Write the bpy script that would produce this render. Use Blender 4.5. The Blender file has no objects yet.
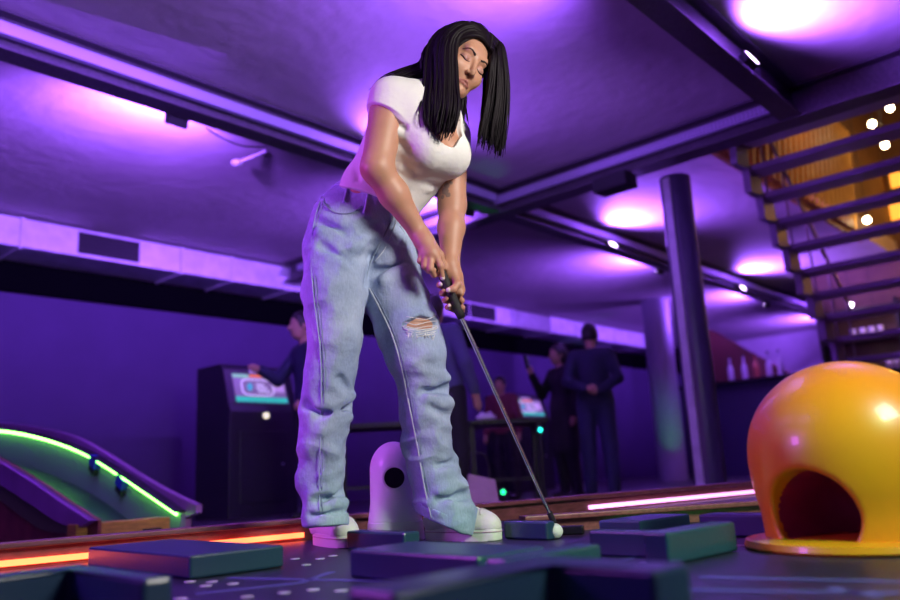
import bpy, bmesh, math, random
import numpy as np
from mathutils import Vector, Matrix

random.seed(7); rng = np.random.default_rng(11)
S = bpy.context.scene
COL = S.collection

# ------------------------------------------------------------------ camera
HC = 0.35                                   # eye height above the hall floor, metres
FPX = 790.0
RW = np.array([[0.67346039, -0.1236215, -0.7288133],
               [-0.73749357, -0.17976709, -0.65098926],
               [-0.05054038, 0.97591061, -0.21223607]])
EYE = np.array([0.0, 0.0, HC])
cam = bpy.data.cameras.new('camera'); camo = bpy.data.objects.new('camera', cam); COL.objects.link(camo)
M4 = Matrix([list(RW[i]) + [EYE[i]] for i in range(3)] + [[0, 0, 0, 1]])
camo.matrix_world = M4
cam.sensor_width = 36.0; cam.lens = FPX / 900 * 36.0
cam.clip_start = 0.05; cam.clip_end = 80
cam.dof.use_dof = True; cam.dof.focus_distance = 2.42; cam.dof.aperture_fstop = 1.7
S.camera = camo

# ------------------------------------------------------------------ world, exposure, large lights
w = bpy.data.worlds.new('world'); S.world = w; w.use_nodes = True
w.node_tree.nodes['Background'].inputs[0].default_value = (0.20, 0.06, 0.62, 1)
w.node_tree.nodes['Background'].inputs[1].default_value = 0.14
S.view_settings.view_transform = 'Standard'; S.view_settings.look = 'None'
S.view_settings.exposure = 0.0; S.view_settings.gamma = 1.0

UP = np.array([0, 0, 1.0])
HD = -RW[:, 2].copy(); HD[2] = 0; HD /= np.linalg.norm(HD)      # heading of the view, level
RT = np.cross(HD, UP)                                         # to the right, level

def ray(px, py): return RW @ np.array([px - 450.0, -(py - 300.0), -FPX])
def Zp(px, py, z):
    d = ray(px, py); return EYE + d * ((z - HC) / d[2])
def Xp(px, py, x):
    d = ray(px, py); return EYE + d * (x / d[0])
def Yp(px, py, y):
    d = ray(px, py); return EYE + d * (y / d[1])
def P(px, py, d):
    v = ray(px, py); return EYE + v * (d / (v @ HD))

def look(o, target):
    o.rotation_euler = (Vector(target) - Vector(o.location)).to_track_quat('-Z', 'Y').to_euler()
def area(name, loc, target, power, color, size, spread=180):
    l = bpy.data.lights.new(name, 'AREA'); l.energy = power; l.color = color; l.size = size; l.spread = math.radians(spread)
    o = bpy.data.objects.new(name, l); COL.objects.link(o); o.location = loc; look(o, target); return o
def spot(name, loc, target, power, color, angle, blend=0.6, size=0.05):
    l = bpy.data.lights.new(name, 'SPOT'); l.energy = power; l.color = color; l.spot_size = math.radians(angle)
    l.spot_blend = blend; l.shadow_soft_size = size
    o = bpy.data.objects.new(name, l); COL.objects.link(o); o.location = loc; look(o, target); return o

WOM = P(400, 300, 2.3)
area('soft_key', EYE + RT * 1.65 + HD * 0.45 + UP * 1.40, P(410, 200, 2.3), 29, (1.0, 0.94, 0.85), 0.7, 110)
area('magenta_side', EYE - RT * 2.0 + HD * 1.45 + UP * 0.85, P(390, 330, 2.3), 15, (0.60, 0.10, 1.0), 0.5, 120)
spot('green_side', EYE + RT * 1.35 + HD * 0.50 + UP * 0.95, EYE + RT * 0.33 + HD * 1.58 - UP * 0.17, 95, (0.02, 1.0, 0.12), 36, 0.8, 0.08)
spot('green_low', EYE + RT * 1.9 + HD * 0.9 + UP * 0.05, EYE + RT * 1.1 + HD * 1.8 - UP * 0.12, 14, (0.02, 1.0, 0.10), 40, 0.8, 0.08)
spot('green_beam_spot', (7.3, 5.6, 0.9), (5.75, 4.55, 2.86), 22, (0.02, 1.0, 0.15), 10, 0.8, 0.05)
spot('green_column_spot', (11.7, 5.6, 0.25), (12.45, 6.3, 1.0), 14, (0.02, 1.0, 0.2), 50, 0.9, 0.05)
spot('violet_beam_fill', (3.0, 3.1, 1.5), (6.05, 3.2, 2.97), 120, (0.34, 0.12, 1.0), 62, 0.9, 0.1)  # unseen fill spot, added to light the cross beam and its tray
area('violet_wash', np.array([1.6, 4.2, 2.7]), (2.4, 9.0, 0.8), 40, (0.25, 0.06, 1.0), 2.0, 150)

# ------------------------------------------------------------------ helpers
MATS = {}
def mat(name, col, rough=0.5, metal=0.0, var=0.0, scale=8.0, bump=0.0, bscale=40.0, emit=None, es=1.0, spec=0.5, coat=0.0, stretch=None):
    if name in MATS: return MATS[name]
    m = bpy.data.materials.new(name); m.use_nodes = True; nt = m.node_tree; b = nt.nodes['Principled BSDF']
    b.inputs['Base Color'].default_value = (*col, 1); b.inputs['Roughness'].default_value = rough
    b.inputs['Metallic'].default_value = metal; b.inputs['Specular IOR Level'].default_value = spec
    b.inputs['Coat Weight'].default_value = coat
    if emit is not None:
        b.inputs['Emission Color'].default_value = (*emit, 1); b.inputs['Emission Strength'].default_value = es
    if var or bump:
        tc = nt.nodes.new('ShaderNodeTexCoord'); mp = nt.nodes.new('ShaderNodeMapping')
        if stretch: mp.inputs['Scale'].default_value = stretch
        nt.links.new(tc.outputs['Object'], mp.inputs['Vector'])
        if var:
            n = nt.nodes.new('ShaderNodeTexNoise'); n.inputs['Scale'].default_value = scale; n.inputs['Detail'].default_value = 5
            r = nt.nodes.new('ShaderNodeValToRGB'); r.color_ramp.elements[0].position = 0.3; r.color_ramp.elements[1].position = 0.7
            r.color_ramp.elements[0].color = (*[c * (1 - var) for c in col], 1)
            r.color_ramp.elements[1].color = (*[min(1, c * (1 + var)) for c in col], 1)
            nt.links.new(mp.outputs[0], n.inputs['Vector']); nt.links.new(n.outputs[0], r.inputs[0]); nt.links.new(r.outputs[0], b.inputs['Base Color'])
        if bump:
            n2 = nt.nodes.new('ShaderNodeTexNoise'); n2.inputs['Scale'].default_value = bscale; n2.inputs['Detail'].default_value = 6
            bp = nt.nodes.new('ShaderNodeBump'); bp.inputs['Strength'].default_value = bump; bp.inputs['Distance'].default_value = 0.02
            nt.links.new(mp.outputs[0], n2.inputs['Vector']); nt.links.new(n2.outputs[0], bp.inputs['Height']); nt.links.new(bp.outputs[0], b.inputs['Normal'])
    MATS[name] = m; return m

def tag(o, label=None, cat=None, group=None, kind=None):
    if label: o['label'] = label
    if cat: o['category'] = cat
    if group: o['group'] = group
    if kind: o['kind'] = kind
    return o
def empty(name, loc, label, cat, group=None, rz=0):
    o = bpy.data.objects.new(name, None); COL.objects.link(o); o.location = loc; o.rotation_euler = (0, 0, rz); o.empty_display_size = 0.1
    tag(o, label, cat, group); bpy.context.view_layer.update(); return o
def link(name, me, mats, parent=None, smooth=False):
    o = bpy.data.objects.new(name, me); COL.objects.link(o)
    for m in (mats if isinstance(mats, (list, tuple)) else [mats]): me.materials.append(m)
    if smooth:
        me.polygons.foreach_set('use_smooth', [True] * len(me.polygons))
    if parent is not None:
        o.parent = parent
        if parent.type == 'EMPTY':                         # children are authored in world space
            o.matrix_parent_inverse = Matrix.LocRotScale(parent.location, parent.rotation_euler, None).inverted()
    return o
class MB:
    """collects primitive shapes into one mesh (world space)"""
    def __init__(s): s.bm = bmesh.new()
    def box(s, c, size, rot=None, bevel=0.0, seg=2):
        r = bmesh.ops.create_cube(s.bm, size=1.0); vs = r['verts']
        bmesh.ops.scale(s.bm, verts=vs, vec=Vector(size))
        if bevel:
            es = list({e for v in vs for e in v.link_edges})
            rr = bmesh.ops.bevel(s.bm, geom=es, offset=bevel, segments=seg, affect='EDGES', profile=0.5)
            vs = list({v for f in rr['faces'] for v in f.verts} | {v for v in vs if v.is_valid})
        if rot is not None: bmesh.ops.transform(s.bm, verts=vs, matrix=rot.to_4x4() if len(rot) == 3 else rot)
        bmesh.ops.translate(s.bm, verts=vs, vec=Vector(c)); return s
    def cyl(s, a, b, ra, rb=None, n=20, cap=True):
        a = Vector(a); b = Vector(b); rb = ra if rb is None else rb
        r = bmesh.ops.create_cone(s.bm, cap_ends=cap, segments=n, radius1=ra, radius2=max(rb, 1e-5), depth=(b - a).length)
        q = (b - a).to_track_quat('Z', 'Y').to_matrix().to_4x4()
        bmesh.ops.transform(s.bm, verts=r['verts'], matrix=Matrix.Translation((a + b) / 2) @ q); return s
    def sph(s, c, r, n=16, rot=None):
        rr = bmesh.ops.create_uvsphere(s.bm, u_segments=n, v_segments=max(6, n // 2), radius=1.0)
        m = Matrix.Diagonal((*([r] * 3 if not hasattr(r, '__len__') else r), 1))
        if rot is not None: m = rot.to_4x4() @ m
        bmesh.ops.transform(s.bm, verts=rr['verts'], matrix=Matrix.Translation(Vector(c)) @ m); return s
    def prism(s, pts, z0, z1, bevel=0.0, axis=None):
        """polygon in xy (list of (x,y)) pulled from z0 to z1; axis: function mapping (x,y,z)->world"""
        f = axis or (lambda x, y, z: (x, y, z))
        lo = [s.bm.verts.new(f(x, y, z0)) for x, y in pts]; hi = [s.bm.verts.new(f(x, y, z1)) for x, y in pts]
        n = len(pts); fs = [s.bm.faces.new(hi), s.bm.faces.new(lo[::-1])]
        for i in range(n): fs.append(s.bm.faces.new((lo[i], lo[(i + 1) % n], hi[(i + 1) % n], hi[i])))
        if bevel:
            es = list({e for fc in fs for e in fc.edges})
            bmesh.ops.bevel(s.bm, geom=es, offset=bevel, segments=2, affect='EDGES', profile=0.5)
        return s
    def lathe(s, prof, c=(0, 0, 0), n=32, f=None):
        rings = []
        for r, z in prof:
            ring = []
            for i in range(n):
                a = 2 * math.pi * i / n; p = (c[0] + r * math.cos(a), c[1] + r * math.sin(a), c[2] + z)
                ring.append(s.bm.verts.new(p))
            rings.append(ring)
        for k in range(len(rings) - 1):
            for i in range(n): s.bm.faces.new((rings[k][i], rings[k][(i + 1) % n], rings[k + 1][(i + 1) % n], rings[k + 1][i]))
        s.bm.faces.new(rings[0][::-1]); s.bm.faces.new(rings[-1]); return s
    def tube(s, pts, r, n=8, r1=None, cap=True):
        pts = [Vector(p) for p in pts]; m = len(pts); rings = []
        t = (pts[1] - pts[0]).normalized(); u = t.orthogonal().normalized()
        for i, p in enumerate(pts):
            t = (pts[min(i + 1, m - 1)] - pts[max(i - 1, 0)]).normalized()
            u = (u - t * u.dot(t)).normalized(); v = t.cross(u)
            rr = r if not callable(r) else r(i / (m - 1))
            if r1 is not None: rr = r + (r1 - r) * i / (m - 1)
            rings.append([s.bm.verts.new(p + (u * math.cos(2 * math.pi * j / n) + v * math.sin(2 * math.pi * j / n)) * rr) for j in range(n)])
        for k in range(m - 1):
            for j in range(n): s.bm.faces.new((rings[k][j], rings[k][(j + 1) % n], rings[k + 1][(j + 1) % n], rings[k + 1][j]))
        if cap: s.bm.faces.new(rings[0][::-1]); s.bm.faces.new(rings[-1])
        return s
    def quad(s, *ps):
        s.bm.faces.new([s.bm.verts.new(p) for p in ps]); return s
    def build(s, name, m, parent=None, smooth=False, angle=None):
        bmesh.ops.recalc_face_normals(s.bm, faces=s.bm.faces)
        me = bpy.data.meshes.new(name); s.bm.to_mesh(me); s.bm.free()
        o = link(name, me, m, parent, smooth)
        if angle is not None:
            me.polygons.foreach_set('use_smooth', [True] * len(me.polygons)); me.set_sharp_from_angle(angle=math.radians(angle))
        return o
def catmull(pts, n):
    p = np.array(pts, float); p = np.vstack([2 * p[0] - p[1], p, 2 * p[-1] - p[-2]]); out = []
    segs = len(p) - 3
    for i in range(n):
        t = i / (n - 1) * segs; k = min(int(t), segs - 1); t -= k
        a, b, c, d = p[k:k + 4]
        out.append(0.5 * ((2 * b) + (-a + c) * t + (2 * a - 5 * b + 4 * c - d) * t * t + (-a + 3 * b - 3 * c + d) * t ** 3))
    return np.array(out)
def rotz(deg): return Matrix.Rotation(math.radians(deg), 3, 'Z')
def basis(x, y, z): return Matrix((Vector(x), Vector(y), Vector(z))).transposed()

# ------------------------------------------------------------------ distance-field bodies
def nrm(v): v = np.asarray(v, float); return v / np.linalg.norm(v)
class Field:
    def __init__(s, lo, hi, h):
        s.lo = np.array(lo, float); s.h = h; s.n = np.ceil((np.array(hi) - s.lo) / h).astype(int) + 1
        s.D = np.full(s.n, 1e3, np.float32)
    def win(s, lo, hi):
        a = np.clip(np.floor((lo - s.lo) / s.h).astype(int), 0, s.n); b = np.clip(np.ceil((hi - s.lo) / s.h).astype(int) + 1, 0, s.n)
        if np.any(b <= a): return None
        sl = tuple(slice(i, j) for i, j in zip(a, b))
        g = [(s.lo[i] + s.h * np.arange(a[i], b[i])).astype(np.float32).reshape([-1 if j == i else 1 for j in range(3)]) for i in range(3)]
        return sl, g
    def mix(s, sl, d, k, op):
        D = s.D[sl]
        if op == 'sub': D2, d2 = -D, d
        else: D2, d2 = D, d
        if op == 'and': D2, d2 = -D, -d
        if k > 0:
            hh = np.maximum(k - np.abs(D2 - d2), 0) / k; m = np.minimum(D2, d2) - hh * hh * k * 0.25
        else: m = np.minimum(D2, d2)
        s.D[sl] = m if op == 'add' else -m
    def rc(s, a, b, ra, rb=None, k=0.01, op='add', flat=None, planes=()):
        a = np.asarray(a, float); b = np.asarray(b, float); rb = ra if rb is None else rb
        m = max(ra, rb) + k + 3 * s.h + (0.03 if planes else 0)
        W = s.win(np.minimum(a, b) - m, np.maximum(a, b) + m)
        if W is None: return
        sl, (X, Y, Z) = W; ba = b - a
        x, y, z = X - a[0], Y - a[1], Z - a[2]
        if flat is not None:
            n, f = flat; n = nrm(n); c = (x * n[0] + y * n[1] + z * n[2]) * (1 / f - 1)
            x = x + c * n[0]; y = y + c * n[1]; z = z + c * n[2]
            ba = ba + n * (ba @ n) * (1 / f - 1)
        q = max(ba @ ba, 1e-9)
        t = np.clip((x * ba[0] + y * ba[1] + z * ba[2]) / q, 0, 1)
        d = np.sqrt((x - ba[0] * t) ** 2 + (y - ba[1] * t) ** 2 + (z - ba[2] * t) ** 2) - (ra + (rb - ra) * t)
        if flat is not None: d = d * (0.5 + 0.5 * flat[1])
        for (p0, n) in planes:                     # keep the side the normal points away from
            n = nrm(n); d = np.maximum(d, (X - p0[0]) * n[0] + (Y - p0[1]) * n[1] + (Z - p0[2]) * n[2])
        s.mix(sl, d.astype(np.float32), k, op)
    def chain(s, pts, rs, k=0.01, **kw):
        for i in range(len(pts) - 1): s.rc(pts[i], pts[i + 1], rs[i], rs[i + 1], k, **kw)
    def ell(s, c, r, B=None, k=0.01, op='add', planes=()):
        c = np.asarray(c, float); r = np.asarray(r, float); B = np.eye(3) if B is None else np.asarray(B, float)   # rows = axes
        ext = np.sqrt(((B * r[:, None]) ** 2).sum(0)) + k + 3 * s.h
        W = s.win(c - ext, c + ext)
        if W is None: return
        sl, (X, Y, Z) = W; x, y, z = X - c[0], Y - c[1], Z - c[2]
        u = [x * B[i, 0] + y * B[i, 1] + z * B[i, 2] for i in range(3)]
        k0 = np.sqrt(sum((u[i] / r[i]) ** 2 for i in range(3))); k1 = np.sqrt(sum((u[i] / r[i] ** 2) ** 2 for i in range(3))) + 1e-6
        d = k0 * (k0 - 1) / k1
        for (p0, n) in planes:
            n = nrm(n); d = np.maximum(d, (X - p0[0]) * n[0] + (Y - p0[1]) * n[1] + (Z - p0[2]) * n[2])
        s.mix(sl, d.astype(np.float32), k, op)
    def box(s, c, r, B=None, round_=0.01, k=0.0, op='add', planes=()):
        c = np.asarray(c, float); r = np.asarray(r, float) - round_; B = np.eye(3) if B is None else np.asarray(B, float)
        ext = np.abs(B.T) @ (r + round_) + k + 3 * s.h; W = s.win(c - ext, c + ext)
        if W is None: return
        sl, (X, Y, Z) = W; x, y, z = X - c[0], Y - c[1], Z - c[2]
        q = [np.abs(x * B[i, 0] + y * B[i, 1] + z * B[i, 2]) - r[i] for i in range(3)]
        d = np.sqrt(sum(np.maximum(v, 0) ** 2 for v in q)) + np.minimum(np.maximum(np.maximum(q[0], q[1]), q[2]), 0) - round_
        for (p0, n) in planes:
            n = nrm(n); d = np.maximum(d, (X - p0[0]) * n[0] + (Y - p0[1]) * n[1] + (Z - p0[2]) * n[2])
        s.mix(sl, d.astype(np.float32), k, op)
    def cut(s, p0, n):                              # remove everything the normal points to
        n = nrm(n); g = [(s.lo[i] + s.h * np.arange(s.n[i])).astype(np.float32).reshape([-1 if j == i else 1 for j in range(3)]) for i in range(3)]
        d = (g[0] - p0[0]) * n[0] + (g[1] - p0[1]) * n[1] + (g[2] - p0[2]) * n[2]
        s.D = np.maximum(s.D, d.astype(np.float32))
    def copy(s):
        f = Field.__new__(Field); f.lo = s.lo; f.h = s.h; f.n = s.n; f.D = s.D.copy(); return f
    def at(s, p):
        i = (np.asarray(p) - s.lo) / s.h; i0 = np.clip(np.floor(i).astype(int), 0, s.n - 2); f = i - i0
        c = s.D[i0[0]:i0[0] + 2, i0[1]:i0[1] + 2, i0[2]:i0[2] + 2]
        c = c[0] * (1 - f[0]) + c[1] * f[0]; c = c[0] * (1 - f[1]) + c[1] * f[1]; return c[0] * (1 - f[2]) + c[1] * f[2]
    def hit(s, px, py, d0, d1, step=0.004, miss=False):
        """first surface point met between the level distances d0 and d1 on the line of sight"""
        d = d0
        while d < d1:
            p = P(px, py, d)
            if np.all(p > s.lo) and np.all(p < s.lo + s.h * (s.n - 1)) and s.at(p) < 0: return p
            d += step
        return None if miss else P(px, py, (d0 + d1) / 2)
    def nets(s):
        D = s.D; B = D < 0
        c = np.zeros(tuple(x - 1 for x in D.shape), np.uint8)
        for i in (0, 1):
            for j in (0, 1):
                for k in (0, 1): c += B[i:B.shape[0] - 1 + i, j:B.shape[1] - 1 + j, k:B.shape[2] - 1 + k]
        act = np.argwhere((c > 0) & (c < 8)); idx = np.full(c.shape, -1, np.int32); idx[tuple(act.T)] = np.arange(len(act))
        acc = np.zeros((len(act), 3)); cnt = np.zeros(len(act))
        I, J, K = act.T
        cor = {(i, j, k): D[I + i, J + j, K + k].astype(float) for i in (0, 1) for j in (0, 1) for k in (0, 1)}
        for a in cor:
            for ax in range(3):
                if a[ax]: continue
                b = list(a); b[ax] = 1; b = tuple(b); va, vb = cor[a], cor[b]; m = (va < 0) != (vb < 0)
                t = np.where(m, va / np.where(m, va - vb, 1), 0); p = np.array(a, float)[None].repeat(len(act), 0); p[:, ax] += t
                acc[m] += p[m]; cnt[m] += 1
        V = s.lo + s.h * (act + acc / cnt[:, None]); Q = []
        for ax in range(3):
            o1, o2 = (ax + 1) % 3, (ax + 2) % 3
            sa = [slice(None)] * 3; sb = [slice(None)] * 3; sa[ax] = slice(0, -1); sb[ax] = slice(1, None)
            for o in (o1, o2): sa[o] = slice(1, -1); sb[o] = slice(1, -1)
            A = B[tuple(sa)]; Cc = B[tuple(sb)]; e = np.argwhere(A != Cc)
            if not len(e): continue
            fl = A[tuple(e.T)]; e = e.copy(); e[:, o1] += 1; e[:, o2] += 1
            def cell(d1, d2):
                q = e.copy(); q[:, o1] -= d1; q[:, o2] -= d2; return idx[tuple(q.T)]
            q = np.stack([cell(1, 1), cell(0, 1), cell(0, 0), cell(1, 0)], 1)
            q[~fl] = q[~fl][:, ::-1]; Q.append(q)
        return V, np.vstack(Q)
def relax(V, Q, it=2, lam=0.5):
    n = len(V); e = np.vstack([Q[:, [0, 1]], Q[:, [1, 2]], Q[:, [2, 3]], Q[:, [3, 0]]])
    e = np.vstack([e, e[:, ::-1]]); deg = np.bincount(e[:, 0], minlength=n)[:, None]
    for _ in range(it):
        for l in (lam, -lam * 1.04):
            s = np.stack([np.bincount(e[:, 0], weights=V[e[:, 1], i], minlength=n) for i in range(3)], 1)
            V = V + l * (s / np.maximum(deg, 1) - V)
    return V
def vnoise(V, scale, seed):
    g = np.random.default_rng(seed).uniform(-1, 1, (32, 32, 32)); q = V / scale; i = np.floor(q).astype(int); f = q - i; f = f * f * (3 - 2 * f); o = 0
    for a in (0, 1):
        for b in (0, 1):
            for c in (0, 1):
                o = o + g[(i[:, 0] + a) % 32, (i[:, 1] + b) % 32, (i[:, 2] + c) % 32] * np.where(a, f[:, 0], 1 - f[:, 0]) * np.where(b, f[:, 1], 1 - f[:, 1]) * np.where(c, f[:, 2], 1 - f[:, 2])
    return o
def vnormals(V, Q):
    n = np.cross(V[Q[:, 2]] - V[Q[:, 0]], V[Q[:, 3]] - V[Q[:, 1]]); N = np.stack([sum(np.bincount(Q[:, k], weights=n[:, a], minlength=len(V)) for k in range(4)) for a in range(3)], 1)
    return N / np.maximum(np.linalg.norm(N, axis=1, keepdims=True), 1e-9)
def proj(p):
    c = RW.T @ (np.asarray(p) - EYE); return 450 - FPX * c[0] / c[2], 300 + FPX * c[1] / c[2]
def reach(c, v, px, hi=2.0):
    """length along v from c at which the picture column px is met"""
    lo = 0.0; s0 = np.sign(px - proj(c)[0])
    for _ in range(40):
        m = (lo + hi) / 2
        if (px - proj(c + v * m)[0]) * s0 > 0: lo = m
        else: hi = m
    return lo
def mesh_vq(name, V, Q):
    me = bpy.data.meshes.new(name); me.vertices.add(len(V)); me.vertices.foreach_set('co', np.asarray(V, np.float32).ravel())
    me.loops.add(4 * len(Q)); me.loops.foreach_set('vertex_index', np.asarray(Q, np.int32).ravel())
    me.polygons.add(len(Q)); me.polygons.foreach_set('loop_start', np.arange(0, 4 * len(Q), 4, dtype=np.int32))
    me.polygons.foreach_set('use_smooth', np.ones(len(Q), bool)); me.update(calc_edges=True); me.validate(); return me
def fmesh(F, name, m, parent, it=2, disp=None):
    V, Q = F.nets(); V = relax(V, Q, it)
    if disp is not None: V = disp(V, Q)
    return link(name, mesh_vq(name, V, Q), m, parent), V, Q

# ------------------------------------------------------------------ materials of the hall
V3 = Vector
PURP = (0.30, 0.095, 1.0)
m_ceil = mat('ceiling_plaster', (0.50, 0.44, 0.48), 0.75, var=0.10, scale=1.3, bump=0.45, bscale=7.0)
m_wall = mat('painted_wall', (0.065, 0.032, 0.125), 0.75, var=0.08, scale=2.0, bump=0.1, bscale=30)
m_black = mat('matt_black', (0.012, 0.011, 0.016), 0.6)
m_blackgloss = mat('gloss_black', (0.012, 0.012, 0.018), 0.25)
m_floor = mat('hall_floor', (0.055, 0.045, 0.06), 0.35, var=0.3, scale=3.0)
m_beam = mat('beam_steel', (0.075, 0.065, 0.08), 0.45, var=0.35, scale=60.0, bump=0.25, bscale=120)
m_col = mat('column_paint', (0.07, 0.055, 0.12), 0.35)
m_zinc = mat('galvanised_sheet', (0.72, 0.68, 0.82), 0.42, metal=0.15, var=0.15, scale=6.0)
m_wood = mat('dark_red_wood', (0.17, 0.05, 0.06), 0.45, var=0.3, scale=5.0, stretch=(2, 18, 18))
m_navy = mat('navy_lacquer', (0.018, 0.046, 0.098), 0.30, bump=0.04, bscale=120)
m_deck = mat('deck_carpet', (0.010, 0.010, 0.034), 0.42, var=0.25, scale=30)

def struct(o, label=None): o['kind'] = 'structure'; (label and tag(o, label)); return o
def slab(name, lo, hi, m, bevel=0.0):
    lo = np.array(lo); hi = np.array(hi); return struct(MB().box((lo + hi) / 2, hi - lo, bevel=bevel).build(name, m))

CZ = 3.12
slab('floor', (-3, -4, -0.1), (20, 9.3, 0.0), m_floor)
slab('ceiling', (-3, -4, CZ), (6.3, 9.3, CZ + 0.25), m_ceil)
slab('ceiling_back', (6.3, 2.62, CZ), (20, 9.3, CZ + 0.25), m_ceil)
slab('wall_left', (-3, 9.0, 0), (20, 9.2, CZ), m_wall)
m_far = mat('far_wall_paint', (0.55, 0.5, 0.6), 0.8, var=0.15, scale=1.5)
slab('wall_far', (19.0, 2.2, 0), (19.3, 9.0, CZ), m_far)
slab('duct_shade_band', (-3, 8.93, 2.47), (19, 8.995, CZ - 0.005), mat('dead_black', (0.003, 0.003, 0.004), 1.0, spec=0.0))     # black band high on the wall, put in for the shade under the duct

def Ibeam(name, a, b, w=0.16, h=0.26, z=CZ):
    """steel beam under the ceiling from a to b (x,y)"""
    a = V3((*a, 0)); b = V3((*b, 0)); L = (b - a).length; R = rotz(math.degrees(math.atan2(b.y - a.y, b.x - a.x))); c = (a + b) / 2
    mb = MB()
    mb.box((c.x, c.y, z - 0.014), (L, w, 0.02), R).box((c.x, c.y, z - h + 0.012), (L, w, 0.02), R).box((c.x, c.y, z - h / 2), (L, 0.016, h - 0.03), R)
    return struct(mb.build(name, m_beam))
YA1, YA2, XB = 4.68, 1.76, 6.08
Ibeam('ceiling_beam', (-3, YA1), (18.98, YA1))['label'] = 'long dark steel beam crossing the ceiling behind the standing woman'
Ibeam('ceiling_beam', (-3, YA2), (XB, YA2))['label'] = 'dark steel ceiling beam at the upper right with one lamp on it'
Ibeam('ceiling_beam', (XB, 8.2), (XB, -3), 0.2, 0.27)['label'] = 'steel cross beam that runs over the nearer column to the stair'
# perforated cable trays along the near side of the beams
def perforated():
    if 'perforated_tray' in MATS: return MATS['perforated_tray']
    m = mat('perforated_tray', (0.5, 0.47, 0.55), 0.4, metal=0.5); nt = m.node_tree; b = nt.nodes['Principled BSDF']
    tc = nt.nodes.new('ShaderNodeTexCoord'); mp = nt.nodes.new('ShaderNodeMapping'); mp.inputs['Scale'].default_value = (30, 30, 30)
    vo = nt.nodes.new('ShaderNodeTexVoronoi'); vo.inputs['Randomness'].default_value = 0.0; vo.inputs['Scale'].default_value = 1.0
    r = nt.nodes.new('ShaderNodeValToRGB'); r.color_ramp.interpolation = 'CONSTANT'
    r.color_ramp.elements[0].color = (0.02, 0.02, 0.03, 1); r.color_ramp.elements[1].color = (0.60, 0.56, 0.76, 1); r.color_ramp.elements[1].position = 0.3
    nt.links.new(tc.outputs['Object'], mp.inputs[0]); nt.links.new(mp.outputs[0], vo.inputs['Vector']); nt.links.new(vo.outputs['Distance'], r.inputs[0]); nt.links.new(r.outputs[0], b.inputs['Base Color'])
    return m
def tray(a, b, z, off, label):
    a = V3((*a, 0)); b = V3((*b, 0)); d = (b - a).normalized(); n = V3((d.y, -d.x, 0)) * off
    c = (a + b) / 2 + n; R = rotz(math.degrees(math.atan2(d.y, d.x))); L = (b - a).length
    mb = MB().box((c.x, c.y, z), (L, 0.006, 0.075), R)
    mb.box(tuple(c - n.normalized() * 0.02 + V3((0, 0, z - 0.036))), (L, 0.04, 0.005), R)
    tag(mb.build('cable_tray', perforated()), label, 'cable tray', 'perforated cable trays on the beams')
tray((-2.5, YA1), (5.9, YA1), 2.985, 0.095, 'perforated tray along the top of the long beam left of the woman')
tray((XB, 7.9), (XB, 1.9), 2.985, 0.118, 'perforated tray along the side of the cross beam over the column')
tray((6.3, YA1), (18.5, YA1), 2.985, 0.095, 'perforated tray on the far stretch of the long beam beyond the cross beam')

# uplights on the beams -------------------------------------------------
m_lens = mat('lamp_lens', (0.9, 0.8, 1.0), 0.3, emit=(0.80, 0.55, 1.0), es=14)
def uplight(x, y, side, label, power=500):
    """small floodlight hung under a beam, throwing violet light along the ceiling to `side` (+1/-1 in y)"""
    z = CZ - 0.27
    t = empty('beam_uplight', (x, y + side * 0.13, z), label, 'ceiling lamp', 'violet uplights along the steel beams')
    yy = y + side * 0.13
    R = Matrix.Rotation(math.radians(28 * side), 3, 'X')
    MB().box((x, yy, z + 0.005), (0.15, 0.055, 0.075), R, bevel=0.008).build('housing', m_black, t)
    c = V3((x, yy, z + 0.005)) + R @ V3((0, side * 0.0285, 0.0))
    MB().box(c, (0.13, 0.004, 0.058), R).build('lens', m_lens, t)
    MB().box((x, yy - side * 0.04, z + 0.03), (0.03, 0.07, 0.012)).build('bracket', m_black, t)
    for sx in (-1, 1): MB().box((x + sx * 0.08, yy, z + 0.012), (0.006, 0.02, 0.07)).build('bracket_arm', m_black, t)
    l = bpy.data.lights.new('beam_light', 'SPOT'); l.energy = power; l.color = PURP; l.spot_size = math.radians(150); l.spot_blend = 0.8; l.shadow_soft_size = 0.05
    o = bpy.data.objects.new('beam_light', l); COL.objects.link(o)
    o.location = (x, yy + side * 0.06, z + 0.0); look(o, (x, yy + side * 0.8, CZ + 0.25)); return t
for x, lb in ((0.4, 'violet lamp on the long beam out at its near end'), (4.25, 'violet lamp on the long beam hidden behind the woman'),
              (8.0, 'glowing lamp on the long beam left of the nearer column'), (11.8, 'glowing lamp on the long beam just right of the nearer column'),
              (15.3, 'glowing lamp on the long beam beside the stair foot')):
    uplight(x, YA1, -1, lb, 170 if x == 4.25 else 260 if x == 0.4 else 500)
for x, lb in ((2.6, 'black lamp under the long beam left of the woman, seen from behind'), (5.72, 'black lamp under the long beam right of the woman by the beam crossing'),
              (9.7, 'black lamp seen from behind left of the nearer column, on the long beam'), (13.5, 'black lamp seen from behind beyond the nearer column, on the long beam'), (17.2, 'farthest lamp of the long beam, close to the far wall')):
    uplight(x, YA1, 1, lb, 640)
uplight(4.85, YA2, -1, 'glowing lamp on the upper right beam above a bright pool')
for x, lb in ((3.1, 'lamp on the far side of the upper right beam near the frame edge'), (-0.6, 'lamp on the far side of the upper right beam, at its nearer end')):
    uplight(x, YA2, 1, lb, 430)

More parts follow.
